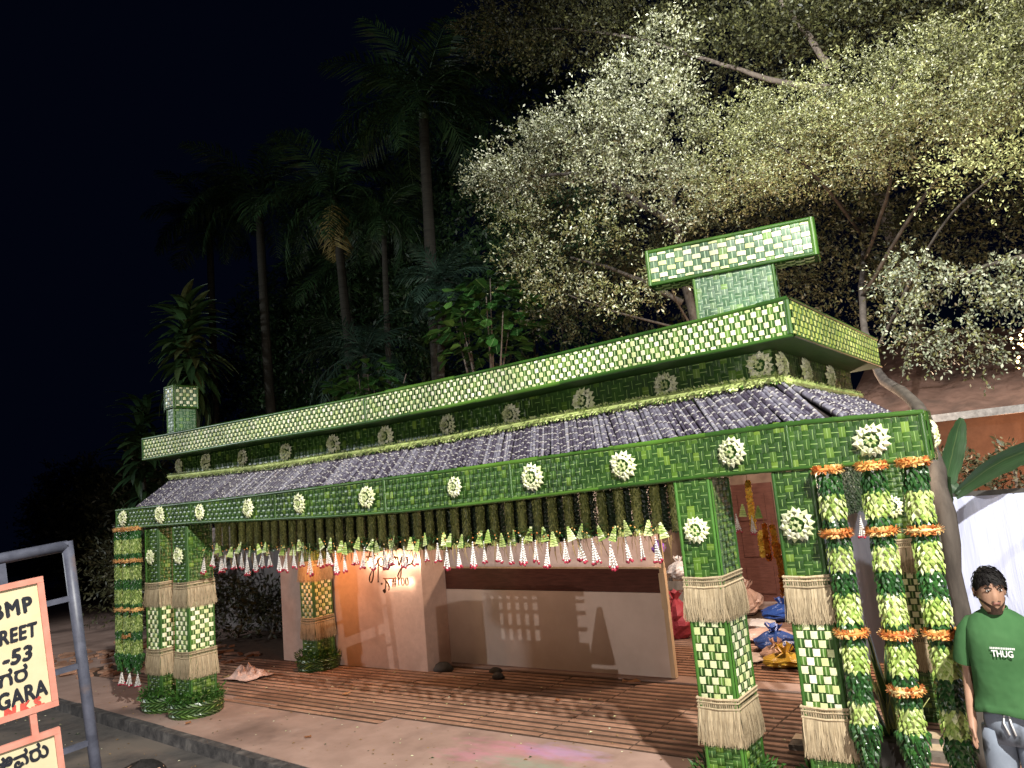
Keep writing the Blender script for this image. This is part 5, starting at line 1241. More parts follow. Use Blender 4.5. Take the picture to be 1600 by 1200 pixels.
# ================================================================== PORCH CLUTTER
def plastic(name, c, rough=.3):
    m = surf(name, [(0.3, tuple(v*.75 for v in c)), (0.7, c)], 6, rough, 0.8, 0.03, spec=.6); return m
def bag(loc, r, mat, label, seed, sq=(1, 1, .75), knot=True):
    R = random.Random(seed); e = empty('plastic_bag', loc, label, 'bag', 'bags left on the porch floor')
    mb = MB(); secs = []; n = 18; rows = 9; vs = []
    ph = [R.uniform(0, 6) for _ in range(5)]
    for j in range(rows):
        t = j/(rows-1); pr = (math.sin(PI*min(.97, t*.82+.12)))**.75
        for k in range(n):
            a = 2*PI*k/n; w = 1+.16*math.sin(3*a+ph[0]+t*3)+.10*math.sin(7*a+ph[1]+t*5)*t+R.uniform(-.11, .11)
            vs.append((math.cos(a)*r*pr*w*sq[0], math.sin(a)*r*pr*w*sq[1], r*2*sq[2]*t*(1+.03*math.sin(5*a))))
    fs = [(j*n+k, j*n+(k+1) % n, (j+1)*n+(k+1) % n, (j+1)*n+k) for j in range(rows-1) for k in range(n)]+[tuple(range(n-1, -1, -1)), tuple(range((rows-1)*n, rows*n))]
    mb.add(vs, fs); mb.obj('body', mat, e, False)
    if knot:
        mb = MB(); z = r*2*sq[2]
        for k in range(5):
            a = 2*PI*k/5+R.uniform(-.3, .3); d = Vector((math.cos(a), math.sin(a), 0)); s = Vector((-d.y, d.x, 0)); h = R.uniform(.35, .6)*r
            mb.add([d*r*.1+Vector((0, 0, z-.03)), d*r*.45+s*r*.25+Vector((0, 0, z+h)), d*r*.5+Vector((0, 0, z+h*.7)), d*r*.4-s*r*.25+Vector((0, 0, z+h*.9))], [(0, 1, 2), (0, 2, 3)])
        mb.obj('tied_top', mat, e)
BLUE = plastic('blue plastic', (0.035, 0.09, 0.34)); YELP = plastic('yellow plastic', (0.62, 0.40, 0.05)); PINK = plastic('pinkish plastic', (0.66, 0.44, 0.36)); WHT = plastic('white plastic', (0.68, 0.60, 0.56)); RED = plastic('dark red cloth', (0.28, 0.02, 0.03), .7)
bag((-4.40, 12.7, .02), .26, BLUE, 'blue plastic bag on the porch floor, farther one near the door', 1, (1.3, 1, .5))
bag((-3.80, 10.5, .02), .24, BLUE, 'blue plastic bag on the porch floor, nearer one seen between the right pillars', 2, (1.25, 1, .55))
bag((-3.42, 9.72, .02), .22, YELP, 'yellow plastic bag slumped on the porch floor', 3, (1.2, 1, .36))
bag((-4.15, 11.2, .02), .26, PINK, 'pinkish plastic sheet bag between the two blue bags', 4, (1.5, 1.2, .30), False)
bag((-5.2, 13.2, .02), .30, PINK, 'pinkish sack against the porch back', 5, (.9, .9, .7))
bag((-4.0, 10.0, .02), .22, WHT, 'flat whitish plastic sheet on the porch floor', 6, (1.6, 1.2, .14), False)
bag((-3.62, 10.0, .02), .16, PINK, 'small pinkish crumpled bag beside the yellow bag', 7, (1.1, 1, .6))
bag((-4.55, 11.9, .02), .22, WHT, 'whitish crumpled bag beside the farther blue bag', 11, (1.5, 1, .35), False)
bag((-5.50, 11.1, .02), .27, RED, 'dark red cloth bundle just behind the open end of the gate', 8, (1, 1, 1.05))
bag((-5.60, 11.6, .83), .17, WHT, 'white bag stacked on the dark crate behind the gate', 9, (1, 1, .8))
bag((-5.3, 10.4, 1.35), .10, plastic('purple cloth', (0.22, 0.06, 0.42), .6), 'small purple bundle hanging by the open end of the gate', 10, (1, 1, .8))
e = empty('crate', (-5.6, 11.65, 0), 'dark wooden crate behind the red bundle', 'crate')
for k in range(5):
    mb = MB(); mb.box((0, -.22, .09+.165*k), (.6, .025, .13)); mb.obj('slat', M_BARK, e)
    mb = MB(); mb.box((.31, 0, .09+.165*k), (.025, .42, .13)); mb.obj('slat', M_BARK, e)
for sx in (-.29, .29):
    for sy in (-.2, .2):
        mb = MB(); mb.box((sx, sy, .41), (.05, .05, .82)); mb.obj('corner_post', M_BARK, e)
PUFF = []
for k in range(3):
    R = random.Random(800+k); mb = MB()
    for q in range(22):
        d = Vector((R.gauss(0, 1), R.gauss(0, 1), R.gauss(0, 1))).normalized(); s = d.orthogonal().normalized(); t = d.cross(s); c = d*.016
        mb.add([c-s*.014, c+t*.014+d*.006, c+s*.014, c-t*.014+d*.006], [(0, 1, 2, 3)], 0, R.random())
    PUFF.append(mb)
def string(x, y, z0, z1, mat, label, seed):
    R = random.Random(seed); e = empty('marigold_string', (x, y, z0), label, 'flower string', 'flower strings hanging inside the gateway')
    mb = MB(); z = 0
    while z > z1-z0:
        p = PUFF[R.randrange(3)]; M = Matrix.Translation((R.uniform(-.006, .006), R.uniform(-.006, .006), z)) @ Matrix.Rotation(R.uniform(0, 6), 4, 'Z') @ Matrix.Scale(1.5, 4)
        o = len(mb.v); mb.add(p.v, p.f, 0, R.random(), None, M); z -= .036
    mb.obj('flowers', mat, e); mb = MB(); mb.tube([(0, 0, .1), (0, 0, z1-z0)], .003, 4); mb.obj('thread', M_CORD, e)
MY = leafmat('yellow marigold', [(0, (0.66, 0.36, 0.03)), (1, (0.82, 0.58, 0.10))], .7); MO = leafmat('orange marigold', [(0, (0.62, 0.20, 0.02)), (1, (0.80, 0.36, 0.05))], .7)
for i, (x, z0, z1, mt, l) in enumerate(((-2.97, 2.28, 1.78, MY, 'yellow flower string inside the gateway, leftmost in the gap between the right pillars'), (-2.87, 1.82, 1.48, MO, 'short orange flower string low in the gap between the right pillars'), (-2.80, 1.80, 1.50, MY, 'short yellow orange flower string beside the low orange one'), (-2.74, 1.62, 1.12, MO, 'long orange flower string reaching lowest between the right pillars'), (-2.68, 1.60, 1.16, MO, 'orange flower string beside the lowest one'), (-2.62, 1.66, 1.0, MO, 'orange flower string next to the outermost right pillar'), (-2.66, 2.25, 1.75, MY, 'yellow flower string high beside the outermost right pillar'), (-2.92, 1.75, 1.50, MY, 'stub of yellow flowers by the leaf column'))):
    string(x, 8.0+.05*(i % 3), z0, z1, mt, l, i)
for i, (x, y, z) in enumerate(((-2.98, 7.6, 1.98), (-2.86, 7.7, 1.95), (-1.95, 7.2, 1.92), (-1.72, 7.2, 1.92))):
    e = empty('flower_tassel', (x, y, z), ('white jasmine tassel on the side curtain, left one in the gap between the right pillars', 'white jasmine tassel on the side curtain, right one in the gap between the right pillars', 'white jasmine tassel on the side curtain behind the leftmost big garland', 'white jasmine tassel on the side curtain between the two leftmost big garlands')[i], 'flower tassel', 'tassels of the side curtain')
    for me in TASS[i]: o = link(me.name.split('.')[0], me, e)
    o = link('folded_leaf', FAN[i], e); o.location = (.083, -.02, .045)
for i in range(9):   # side curtain columns
    y = 5.95+.24*i
    o = link('hanging_leaf_column', COLM[3+i % 3], None); o.location = (-1.72, y, 1.97); o.scale = (1.3, 1.3, 1.1); tag(o, 'shade-toned leaf column of the side curtain inside the right end, %s from the front' % ordinal(i+1), 'garland', 'leaf columns of the side curtain')
    
# small litter on the ground
e = empty('crumpled_cloth', (-10.7, 7.15, .02), 'crumpled pinkish cloth on the ribbed drive by the left pillars', 'cloth')
R = random.Random(31); mb = MB(); n = 12; vs = []
for j in range(n):
    for i in range(n):
        vs.append(((i/(n-1)-.5)*.62, (j/(n-1)-.5)*.5, .02+.16*max(0, 1-((i-5.5)**2+(j-5.5)**2)/34)*R.uniform(.3, 1.3)))
mb.add(vs, [(j*n+i, j*n+i+1, (j+1)*n+i+1, (j+1)*n+i) for j in range(n-1) for i in range(n-1)]); mb.obj('fabric', surf('pinkish rag', [(0.3, (0.42, 0.26, 0.22)), (0.7, (0.62, 0.45, 0.40))], 12, .9, .5, coord='World'), e)
mb = MB(); mb.tube([(-.2, -.1, .03), (-.38, -.16, .015), (-.5, -.12, .012)], [.03, .02, .008], 6); mb.obj('twisted_end', M_CORD, e)
def stone(loc, r, label, seed, mat):
    R = random.Random(seed); mb = MB(); vs = []
    for j in range(6):
        b = lerp(-.4, 1.45, j/5)
        for k in range(9):
            a = 2*PI*k/9; w = R.uniform(.85, 1.15); vs.append((math.cos(a)*math.cos(b)*r*w*1.3, math.sin(a)*math.cos(b)*r*w, (math.sin(b)+.35)*r*.8))
    mb.add(vs, [(j*9+k, j*9+(k+1) % 9, (j+1)*9+(k+1) % 9, (j+1)*9+k) for j in range(5) for k in range(9)]+[tuple(range(45, 54))])
    o = mb.obj('stone', mat, None, True); o.location = loc; tag(o, label, 'stone', 'loose stones')
stone((-6.72, 8.2, .02), .07, 'pale stone in front of the gate on the ribbed drive', 1, M_KERB)
stone((-7.85, 8.38, .0), .12, 'large dark stone at the corner of the wall and the gate', 2, M_RAIL)
stone((-7.0, 8.5, .0), .075, 'dark flat stone lying against the gate foot', 3, M_RAIL)
def dry_leaf(loc, s, rz, label, seed):
    mb = MB(); R = random.Random(seed); vs = []
    for i in range(5):
        t = i/4; w = .5*math.sin(PI*min(1, t*.9+.05))*.55
        vs += [(t-.5, -w, .12*R.random()+.15*abs(t-.5)), (t-.5, 0, .04), (t-.5, w, .2*R.random()+.1*abs(t-.5))]
    mb.add(vs, [(i*3+j, i*3+3+j, i*3+4+j, i*3+j+1) for i in range(4) for j in (0, 1)]); o = mb.obj('dried_leaf', MATS.get('dried orange leaf') or leafmat('dried orange leaf', [(0, (0.30, 0.11, 0.04)), (1, (0.42, 0.19, 0.08))], .8), None)
    o.location = loc; o.scale = (s, s, s); o.rotation_euler = (0, 0, rz); tag(o, label, 'leaf', 'dried leaves on the ground')
dry_leaf((-4.87, 8.45, .03), .22, .4, 'curled orange dried leaf in front of the open end of the gate', 1)
dry_leaf((-8.2, 6.9, .03), .12, 1.4, 'small dried leaf on the ribbed drive left of the middle', 2)
dry_leaf((-5.3, 7.5, .03), .11, 2.2, 'small dried leaf on the ribbed drive before the gate', 3)
dry_leaf((-7.2, 5.5, .01), .10, .2, 'small dried leaf on the bare concrete near the kerb', 4)
dry_leaf((-9.2, 5.3, .01), .10, 2.0, 'small dried leaf on the concrete beside the left pillars', 5)
mb = MB(); R = random.Random(55)      # crumbs of petals and grit
for k in range(900):
    x, y = R.uniform(-13, -2.5), R.uniform(3.6, 8.4); z = -.118 if y < kerb_y(x) else (.002 if y < 6.45 else .016)
    if abs(y-kerb_y(x)) < .2: continue
    s = R.uniform(.006, .022); a = R.uniform(0, 3); mb.add([(x+math.cos(a)*s, y+math.sin(a)*s, z+.001), (x-math.sin(a)*s*.6, y+math.cos(a)*s*.6, z+s*.4), (x-math.cos(a)*s, y-math.sin(a)*s, z+.001), (x+math.sin(a)*s*.6, y-math.cos(a)*s*.6, z+s*.3)], [(0, 1, 2, 3)], R.choice((0, 0, 1, 2)), R.random())
tag(mb.obj('litter_crumbs', [M_CORD, M_PETAL, M_DARKLEAF]), 'scattered petals, leaf scraps and grit on the drive and road', 'litter', None, 'stuff')
mb = MB()
for k in range(160):
    x, y = R.uniform(-17.5, -12.2), R.uniform(6.2, 8.8); s = R.uniform(.04, .14); a = R.uniform(0, 3); M = Matrix.Translation((x, y, .02)) @ Matrix.Rotation(a, 4, 'Z') @ Matrix.Rotation(R.uniform(-.4, .4), 4, 'X')
    mb.box((0, 0, 0), (s*2, s, .04), M=M, rnd=R.random())
tag(mb.obj('broken_pavers', M_TERRA), 'loose broken paver pieces on the ground left of the left pillars', 'rubble', None, 'stuff')

# ================================================================== STREET SIGN, LEFT FOREGROUND
M_PIPE = surf('dark grey blue painted pipe', [(0.3, (0.035, 0.038, 0.055)), (0.7, (0.075, 0.08, 0.11))], 14, .45, .3, .003, coord='Object', second=(5, .6, .75, (.12, .08, .06)))
M_SALM = surf('salmon painted frame', [(0.3, (0.40, 0.15, 0.11)), (0.7, (0.50, 0.22, 0.17))], 10, .6, .3, .002, second=(6, .6, .8, (.30, .14, .10)))
M_BOARD = surf('aged cream sign paint', [(0.3, (0.43, 0.37, 0.235)), (0.7, (0.52, 0.46, 0.31))], 3, .55, .1, .001, second=(2.5, .5, .8, (0.50, 0.37, 0.17)))
M_INK = surf('black sign paint', [(0.3, (0.008, 0.009, 0.014)), (0.7, (0.02, 0.022, 0.03))], 20, .45, 0); M_RINK = surf('red sign paint', [(0.3, (0.36, 0.045, 0.035)), (0.7, (0.44, 0.08, 0.06))], 20, .5, 0)
azs = math.radians(10)
sg = empty('street_sign', (-3.953, 1.692, -.12), 'street name sign of two cream boards in a leaning dark pipe frame', 'street sign')
hx = Vector((math.sin(azs), math.cos(azs), 0)); nrm = Vector((math.cos(azs), -math.sin(azs), 0)); th = .11
ex = (hx+Vector((0, 0, th))).normalized(); ey = (Vector((0, 0, 1))-hx*th).normalized()
O_ = Vector((0, 0, 2.31+.12))
SM = Matrix(((ex.x, ey.x, nrm.x, O_.x), (ex.y, ey.y, nrm.y, O_.y), (ex.z, ey.z, nrm.z, O_.z), (0, 0, 0, 1)))
def sgn(name, mb, mats, parent=None, sm=False):
    o = mb.obj(name, mats, parent or sg, sm)
    if parent is None: o.matrix_local = SM
    return o
def bar(x0, y0, x1, y1, w, z0, z1):
    mb = MB(); mb.box(((x0+x1)/2, (y0+y1)/2, (z0+z1)/2), (x1-x0, y1-y0, z1-z0)); return mb
mb = MB(); mb.tube([(0, .02, 0), (0, -.6, 0), (0, -2.43, 0)], .0255, 14); sgn('right_post', mb, M_PIPE, None, True)
mb = MB(); mb.tube([(.0, .0, 0), (-.9, .0, 0)], .0255, 14); sgn('top_pipe', mb, M_PIPE, None, True)
mb = MB(); mb.tube([(-.9, .02, 0), (-.9, -2.43, 0)], .0255, 14); sgn('left_post', mb, M_PIPE, None, True)
def board(x0, x1, y0, y1, name):
    b = sgn(name, bar(x0+.02, y0+.02, x1-.02, y1-.02, 0, -.004, .004), M_BOARD)
    fw_ = .026
    for (a, b_, c, d) in ((x0, y0, x1, y0+fw_), (x0, y1-fw_, x1, y1), (x0, y0+fw_+.001, x0+fw_, y1-fw_-.001), (x1-fw_, y0+fw_+.001, x1, y1-fw_-.001)):
        mb = MB(); mb.box(((a+c)/2, (b_+d)/2, .003), (c-a, d-b_, .026)); mb.obj('frame_bar', M_SALM, b)
    return b
b1 = board(-.68, -.118, -.705, -.115, 'upper_board'); b2 = board(-.68, -.125, -1.36, -.80, 'lower_board')
def lettering(parent, body, size, xr, yb, mat, bold=.004, shear=0.0, rot=0.0, sx=1.0, space=1.08):
    """painted brush lettering: the glyph outline is thickened by shifted copies, each a hair above the last"""
    me = text_mesh(body, size, 0.0, 'RIGHT', 0.0, shear, space); bm = bmesh.new()
    for k, (dx, dy) in enumerate(((0, 0), (bold, 0), (-bold, 0), (0, bold*.8), (0, -bold*.8), (bold*.7, bold*.6), (-bold*.7, -bold*.6))):
        t = me.copy(); t.transform(Matrix.Translation((dx, dy, .00025*k))); bm.from_mesh(t)
    bm.to_mesh(me); bm.free(); me.materials.clear(); me.materials.append(mat)
    o = link('lettering', me, parent); o.matrix_local = Matrix.Translation((xr, yb, .0055)) @ Matrix.Rotation(rot, 4, 'Z') @ Matrix.Diagonal((sx, 1, 1, 1))
lettering(b1, 'BBMP', .094, -.172, -.258, M_INK, .0055, 0, .03, .80, 1.22); lettering(b1, 'STREET', .086, -.168, -.372, M_INK, .0045, .15, .03, .74)
lettering(b1, '-53', .088, -.196, -.468, M_INK, .005, .2, .03, .95); lettering(b1, 'ನಗರ', .088, -.222, -.552, M_INK, .0035, .1, .03, .95)
lettering(b1, 'NAGARA', .096, -.155, -.640, M_INK, .005, .1, .06, .72); lettering(b1, 'N.K.S.', .060, -.172, -.684, M_RINK, .0055, .15, .05, .95)
lettering(b2, 'ಸಚಿವರು', .088, -.178, -.905, M_INK, .004, .1, .08, .82)
for (x0, x1, y) in ((-.118, -.02, -.245), (-.118, -.02, -.56), (-.125, -.02, -.915), (-.9, -.68, -.245), (-.9, -.68, -.56)):
    sgn('strut', bar(x0, y-.012, x1, y+.012, 0, -.012, .012), M_PIPE)
sgn('hanger', bar(-.285, -.115, -.255, -.02, 0, -.012, .012), M_PIPE); sgn('link_bar', bar(-.235, -.80, -.208, -.705, 0, -.012, .012), M_SALM)

# ================================================================== PEOPLE
M_SKIN = surf('brown skin', [(0.3, (0.30, 0.165, 0.11)), (0.7, (0.38, 0.22, 0.15))], 12, .5, .1, .002, spec=.4)
M_HAIR = surf('black hair', [(0.35, (0.004, 0.0035, 0.0035)), (0.7, (0.011, 0.009, 0.009))], 60, .7, .8, .004, (1, 1, .2), spec=.2)
M_LIP = surf('lips', [(0.3, (0.17, 0.07, 0.055)), (0.7, (0.20, 0.085, 0.065))], 12, .5, 0)
M_EYE = surf('eye white', [(0.3, (0.55, 0.52, 0.5)), (0.7, (0.6, 0.58, 0.55))], 5, .25, 0); M_IRIS = surf('dark iris', [(0.3, (0.012, 0.008, 0.006)), (0.7, (0.02, 0.012, 0.01))], 5, .2, 0)
M_BEARD = surf('short beard', [(0.35, (0.035, 0.02, 0.014)), (0.65, (0.075, 0.042, 0.03))], 90, .8, .4, .002)
M_TSHIRT = surf('green cotton', [(0.3, (0.036, 0.10, 0.038)), (0.7, (0.058, 0.14, 0.056))], 3.5, .95, .9, .02, spec=.1, detail=3)
M_PANTS = surf('grey blue cotton', [(0.3, (0.16, 0.185, 0.235)), (0.7, (0.23, 0.26, 0.32))], 5, .9, .3, .006, spec=.15, second=(4, .56, .62, (0.05, 0.055, 0.065)))
M_WHITEC = surf('white cord', [(0.3, (0.65, 0.65, 0.65)), (0.7, (0.75, 0.75, 0.75))], 9, .8, 0)
M_SHOE = surf('dark shoe', [(0.3, (0.02, 0.02, 0.02)), (0.7, (0.05, 0.05, 0.05))], 9, .6, 0)
def skin_mesh(name, verts, edges, radii, mats, sub=2):
    me = bpy.data.meshes.new(name); me.from_pydata(verts, edges, []); o = bpy.data.objects.new('tmp', me); COL.objects.link(o)
    o.modifiers.new('s', 'SKIN'); 
    for i, r in enumerate(radii): me.skin_vertices[0].data[i].radius = (r, r) if isinstance(r, float) else r
    me.skin_vertices[0].data[0].use_root = True
    o.modifiers.new('u', 'SUBSURF').levels = sub
    dg = bpy.context.evaluated_depsgraph_get(); dg.update(); out = bpy.data.meshes.new_from_object(o.evaluated_get(dg)); bpy.data.objects.remove(o)
    out.materials.clear()
    for m_ in mats: out.materials.append(m_)
    out.polygons.foreach_set('use_smooth', [True]*len(out.polygons)); out.polygons.foreach_set('material_index', [0]*len(out.polygons)); out.name = name
    return out
def head_mesh(M):
    """head with brow, nose, lips, ears; faces -y; origin at the chin-neck centre, 0.235 tall"""
    mb = MB(); n = 28; vs = []
    prof = [(0.0, .034, .040, -.030), (.012, .046, .052, -.028), (.03, .057, .066, -.020), (.055, .064, .080, -.010), (.08, .068, .090, -.003), (.105, .071, .096, 0), (.13, .0735, .099, .002), (.155, .0745, .100, .004), (.18, .072, .097, .006), (.205, .062, .084, .007), (.222, .045, .062, .008), (.232, .022, .03, .008), (.235, .006, .008, .008)]
    for (z, rx, ry, cy) in prof:
        for k in range(n):
            a = 2*PI*k/n; x = math.sin(a)*rx; y = cy-math.cos(a)*ry
            f = max(0, math.cos(a))
            wd = abs(x)
            if .075 < z < .135 and wd < .02: y -= .022*math.exp(-(wd/.010)**2)*(1-abs((z-.085)/.055)) if z >= .08 else .014*math.exp(-(wd/.012)**2)
            if .115 < z < .14: y += .008*math.exp(-((wd-.031)/.014)**2)*f        # eye sockets
            if .14 < z < .165: y -= .005*math.exp(-((wd-.028)/.02)**2)*f          # brow
            if .045 < z < .06: y -= .005*math.exp(-(wd/.02)**2)*f
            vs.append((x, y, z))
    fs = [(j*n+k, j*n+(k+1) % n, (j+1)*n+(k+1) % n, (j+1)*n+k) for j in range(len(prof)-1) for k in range(n)]+[tuple(range(n-1, -1, -1))]
    mb.add(vs, fs, 0, .5, None, M)
    for s in (-1, 1):
        mb.loft([(s*.076, .008, .085, .006, .010), (s*.080, .010, .10, .009, .018), (s*.082, .012, .122, .010, .022), (s*.080, .014, .138, .006, .014)], 8, 0, M=M)
        for k in range(1):
            c = Vector((s*.031, -.083, .124)); mb.loft([(c.x, c.y, c.z-.006, .010, .004), (c.x, c.y-.002, c.z, .0135, .007), (c.x, c.y, c.z+.006, .010, .004)], 8, 1, M=M)
            mb.loft([(c.x, c.y-.007, c.z-.005, .004, .002), (c.x, c.y-.008, c.z, .006, .003), (c.x, c.y-.007, c.z+.005, .004, .002)], 8, 2, M=M)
        mb.add([(s*.013, -.1, .138), (s*.032, -.101, .145), (s*.052, -.084, .140), (s*.05, -.086, .134), (s*.032, -.103, .138), (s*.014, -.102, .131)], [(0, 1, 4, 5), (1, 2, 3, 4)] if s < 0 else [(5, 4, 1, 0), (4, 3, 2, 1)], 3, .5, None, M)
    mb.loft([(0, -.089, .050, .018, .007), (0, -.093, .054, .024, .009), (0, -.094, .058, .016, .009), (0, -.093, .062, .022, .008), (0, -.089, .066, .014, .006)], 10, 4, M=M)
    return mb
def hair_mesh(M, seed, fringe_=True):
    R = random.Random(seed); mb = MB(); n = 30; rows = 9; vs = []
    for j in range(rows):
        t = j/(rows-1)
        for k in range(n):
            a = 2*PI*k/n; front = math.cos(a)
            low = lerp(.068, .165, max(0, front)**.6) if front > 0 else .065
            if abs(math.sin(a)) > .75: low = max(low, .115)
            z = lerp(low, .2435, t); tt = (z-.13)/.1135
            rr = math.sqrt(max(0.0, 1-max(0, tt)**2.2))
            rx = (.0795+.003*math.sin(a*5+seed))*rr; ry = (.1085+.002*math.sin(a*7))*rr
            w = R.uniform(.99, 1.03)
            vs.append((math.sin(a)*rx*w, .006-math.cos(a)*ry*w, z+R.uniform(-.003, .003)))
    mb.add(vs, [(j*n+k, j*n+(k+1) % n, (j+1)*n+(k+1) % n, (j+1)*n+k) for j in range(rows-1) for k in range(n)]+[tuple(range((rows-1)*n, rows*n))], 0, .5, None, M)
    for k in range(420 if fringe_ else 0):       # loose locks over the whole cap, swept forward and to one side
        a = R.uniform(-PI, PI); zt_ = R.uniform(.10, .238)
        if math.cos(a) > .2 and zt_ < .165: zt_ = R.uniform(.17, .238)
        tt = max(0, (zt_-.13)/.112); rr = math.sqrt(max(.02, 1-tt**2.2)); o = Vector((math.sin(a)*rr, -math.cos(a)*rr, .9*tt)).normalized()
        b = Vector((math.sin(a)*.080*rr, .006-math.cos(a)*.109*rr, zt_))
        d = (Vector((R.uniform(-.1, .9), -.7 if zt_ > .2 else -.15, -R.uniform(.2, 1.0)))).normalized(); d = (d-o*d.dot(o)*.9).normalized(); L = R.uniform(.025, .05); s = d.cross(o).normalized()*R.uniform(.002, .005); p = b+o*.003
        mb.add([p-s, p+s, p+d*L*.6+s*.8+o*.005, p+d*L+o*.001, p+d*L*.6-s*.8+o*.005], [(0, 1, 2, 3, 4)], 0, .5, None, M)
    return mb
def person(loc, rz, height, label, top, bottom, head_rot, detail=True, seed=1, arms='pocket'):
    e = empty('person', loc, label, 'person', None, rz); s = height/1.75
    # one continuous skinned body: pelvis, spine, neck, legs, arms, hands with five fingers
    V = [(0, 0, .95), (0, .0, 1.15), (0, .012, 1.36), (0, .012, 1.47), (0, -.002, 1.555)]; Ed = [(0, 1), (1, 2), (2, 3), (3, 4)]; Rr = [.10, .105, .12, .056, .054]
    for sd in (-1, 1):
        b = len(V); V += [(sd*.10, 0, .88), (sd*.115, -.015, .49), (sd*.125, .02, .10), (sd*.135, -.11, .045)]; Rr += [.068, .056, .042, .036]; Ed += [(0, b), (b, b+1), (b+1, b+2), (b+2, b+3)]
    for sd in (-1, 1):
        b = len(V); out = .0 if sd < 0 else .01
        V += [(sd*.155, .012, 1.375), (sd*.235, .03, 1.14), (sd*.235, -.055, .925), (sd*.225, -.075, .865)]; Rr += [.050, .042, .030, .034]; Ed += [(2, b), (b, b+1), (b+1, b+2), (b+2, b+3)]
        for q, (dx, L) in enumerate(((-.026, .070), (-.009, .080), (.009, .076), (.026, .060))):
            c = len(V); bx = sd*.225
            V += [(bx+sd*dx*.2, -.085+dx, .835), (bx+sd*.004, -.088+dx*1.1, .835-L*.55), (bx-sd*.006, -.088+dx, .835-L)]; Rr += [.0105, .0095, .0075]; Ed += [(b+3, c), (c, c+1), (c+1, c+2)]
        c = len(V); V += [(sd*.215, -.112, .850), (sd*.208, -.128, .815)]; Rr += [.012, .009]; Ed += [(b+3, c), (c, c+1)]
    me = skin_mesh('body', [tuple(Vector(v)*s) for v in V], Ed, [r*s for r in Rr], [M_SKIN, M_EYE, M_IRIS, M_HAIR, M_LIP])
    bm = bmesh.new(); bm.from_mesh(me)
    HM = Matrix.Translation((0, -.022*s, (1.472 if detail else 1.512)*s)) @ Matrix.Diagonal((1.13 if detail else 1, .98, .98, 1)) @ Matrix.Rotation(head_rot, 4, 'Z') @ Matrix.Scale(s*1.03, 4)
    hb = head_mesh(HM); tmp = hb.mesh('tmp', [M_SKIN, M_EYE, M_IRIS, M_HAIR, M_LIP], True); bm.from_mesh(tmp); bm.to_mesh(me); bm.free()
    me.polygons.foreach_set('use_smooth', [True]*len(me.polygons))
    ob_ = link('body', me, e)
    hair_mesh(HM, seed, detail).obj('hair', M_HAIR, e, True)
    if detail:
        mb = MB(); n = 20; vs = []        # short beard along the jaw and upper lip
        for j in range(5):
            z = lerp(.0, .062, j/4)
            for k in range(n+1):
                a = lerp(-1.75, 1.75, k/n); top_ = .5+.5*abs(math.sin(a))
                zz = z*(.55+.75*abs(math.sin(a)))
                rx = lerp(.038, .068, j/4)*1.03; ry = lerp(.045, .085, j/4)*1.03; cy = lerp(-.030, -.008, j/4)
                vs.append((math.sin(a)*rx, cy-math.cos(a)*ry, zz-.003))
        mb.add(vs, [(j*(n+1)+k, j*(n+1)+k+1, (j+1)*(n+1)+k+1, (j+1)*(n+1)+k) for j in range(4) for k in range(n)], 0, .5, None, HM)
        mb.add([(-.026, -.0905, .068), (0, -.100, .075), (.026, -.0905, .068), (.022, -.094, .064), (0, -.1005, .067), (-.022, -.094, .064)], [(0, 1, 4, 5), (1, 2, 3, 4)], 0, .5, None, HM)
        mb.obj('beard', M_BEARD, e, True)
    # shirt: one shell with sleeves, wrinkled
    mb = MB(); n = 64
    R = random.Random(seed)
    hz_ = .955
    secs = [(0, -.004, hz_, .205, .150), (0, -.004, hz_+.01, .212, .156), (0, -.002, hz_+.03, .208, .15), (0, 0, 1.01, .205, .146), (0, 0, 1.06, .200, .142), (0, 0, 1.12, .198, .140), (0, .001, 1.18, .198, .141), (0, .002, 1.24, .200, .143), (0, .005, 1.30, .203, .143), (0, .008, 1.35, .203, .135), (0, .010, 1.39, .198, .120), (0, .012, 1.42, .185, .104), (0, .012, 1.445, .160, .090), (0, .012, 1.465, .125, .079), (0, .011, 1.482, .085, .070), (0, .010, 1.490, .074, .066)]
    vs = []
    for (cx, cy, cz, rx, ry) in secs:
        for k in range(n):
            a = 2*PI*k/n; c, d = math.cos(a), math.sin(a); w = 1+(.030*math.sin(3*a+cz*23)+.022*math.sin(7*a-cz*37)+.016*math.sin(13*a+cz*61))*max(.15, min(1, (1.4-cz)*3))
            vs.append(((cx+rx*w*math.copysign(abs(c)**.8, c))*s, (cy+ry*w*math.copysign(abs(d)**.85, d))*s, (cz+(.012*math.sin(3*a+1) if cz < .99 else 0))*s))
    mb.add(vs, [(j*n+k, j*n+(k+1) % n, (j+1)*n+(k+1) % n, (j+1)*n+k) for j in range(len(secs)-1) for k in range(n)])
    sh = mb.obj('shirt', top, e, True)
    for sd in (-1, 1):
        mb = MB(); mb.tube([tuple(Vector(p)*s) for p in ((sd*.110, .012, 1.405), (sd*.150, .012, 1.390), (sd*.190, .014, 1.345), (sd*.215, .018, 1.285), (sd*.235, .024, 1.205), (sd*.238, .025, 1.19))], [.050*s, .066*s, .076*s, .078*s, .081*s, .079*s], 18, cap=False); mb.obj('sleeve', top, sh, True)
    mb = MB(); mb.tube([((math.sin(2*PI*k/24)*.079)*s, (.010-math.cos(2*PI*k/24)*.067)*s, (1.490-.006*math.cos(2*PI*k/24))*s) for k in range(25)], .006*s, 6, cap=False); mb.obj('collar', top, sh, True)
    # trousers
    mb = MB(); mb.loft([(0, 0, .80*s, .165*s, .125*s), (0, 0, .90*s, .178*s, .125*s), (0, 0, 1.0*s, .165*s, .12*s)], 28)
    tr = mb.obj('trousers', bottom, e, True)
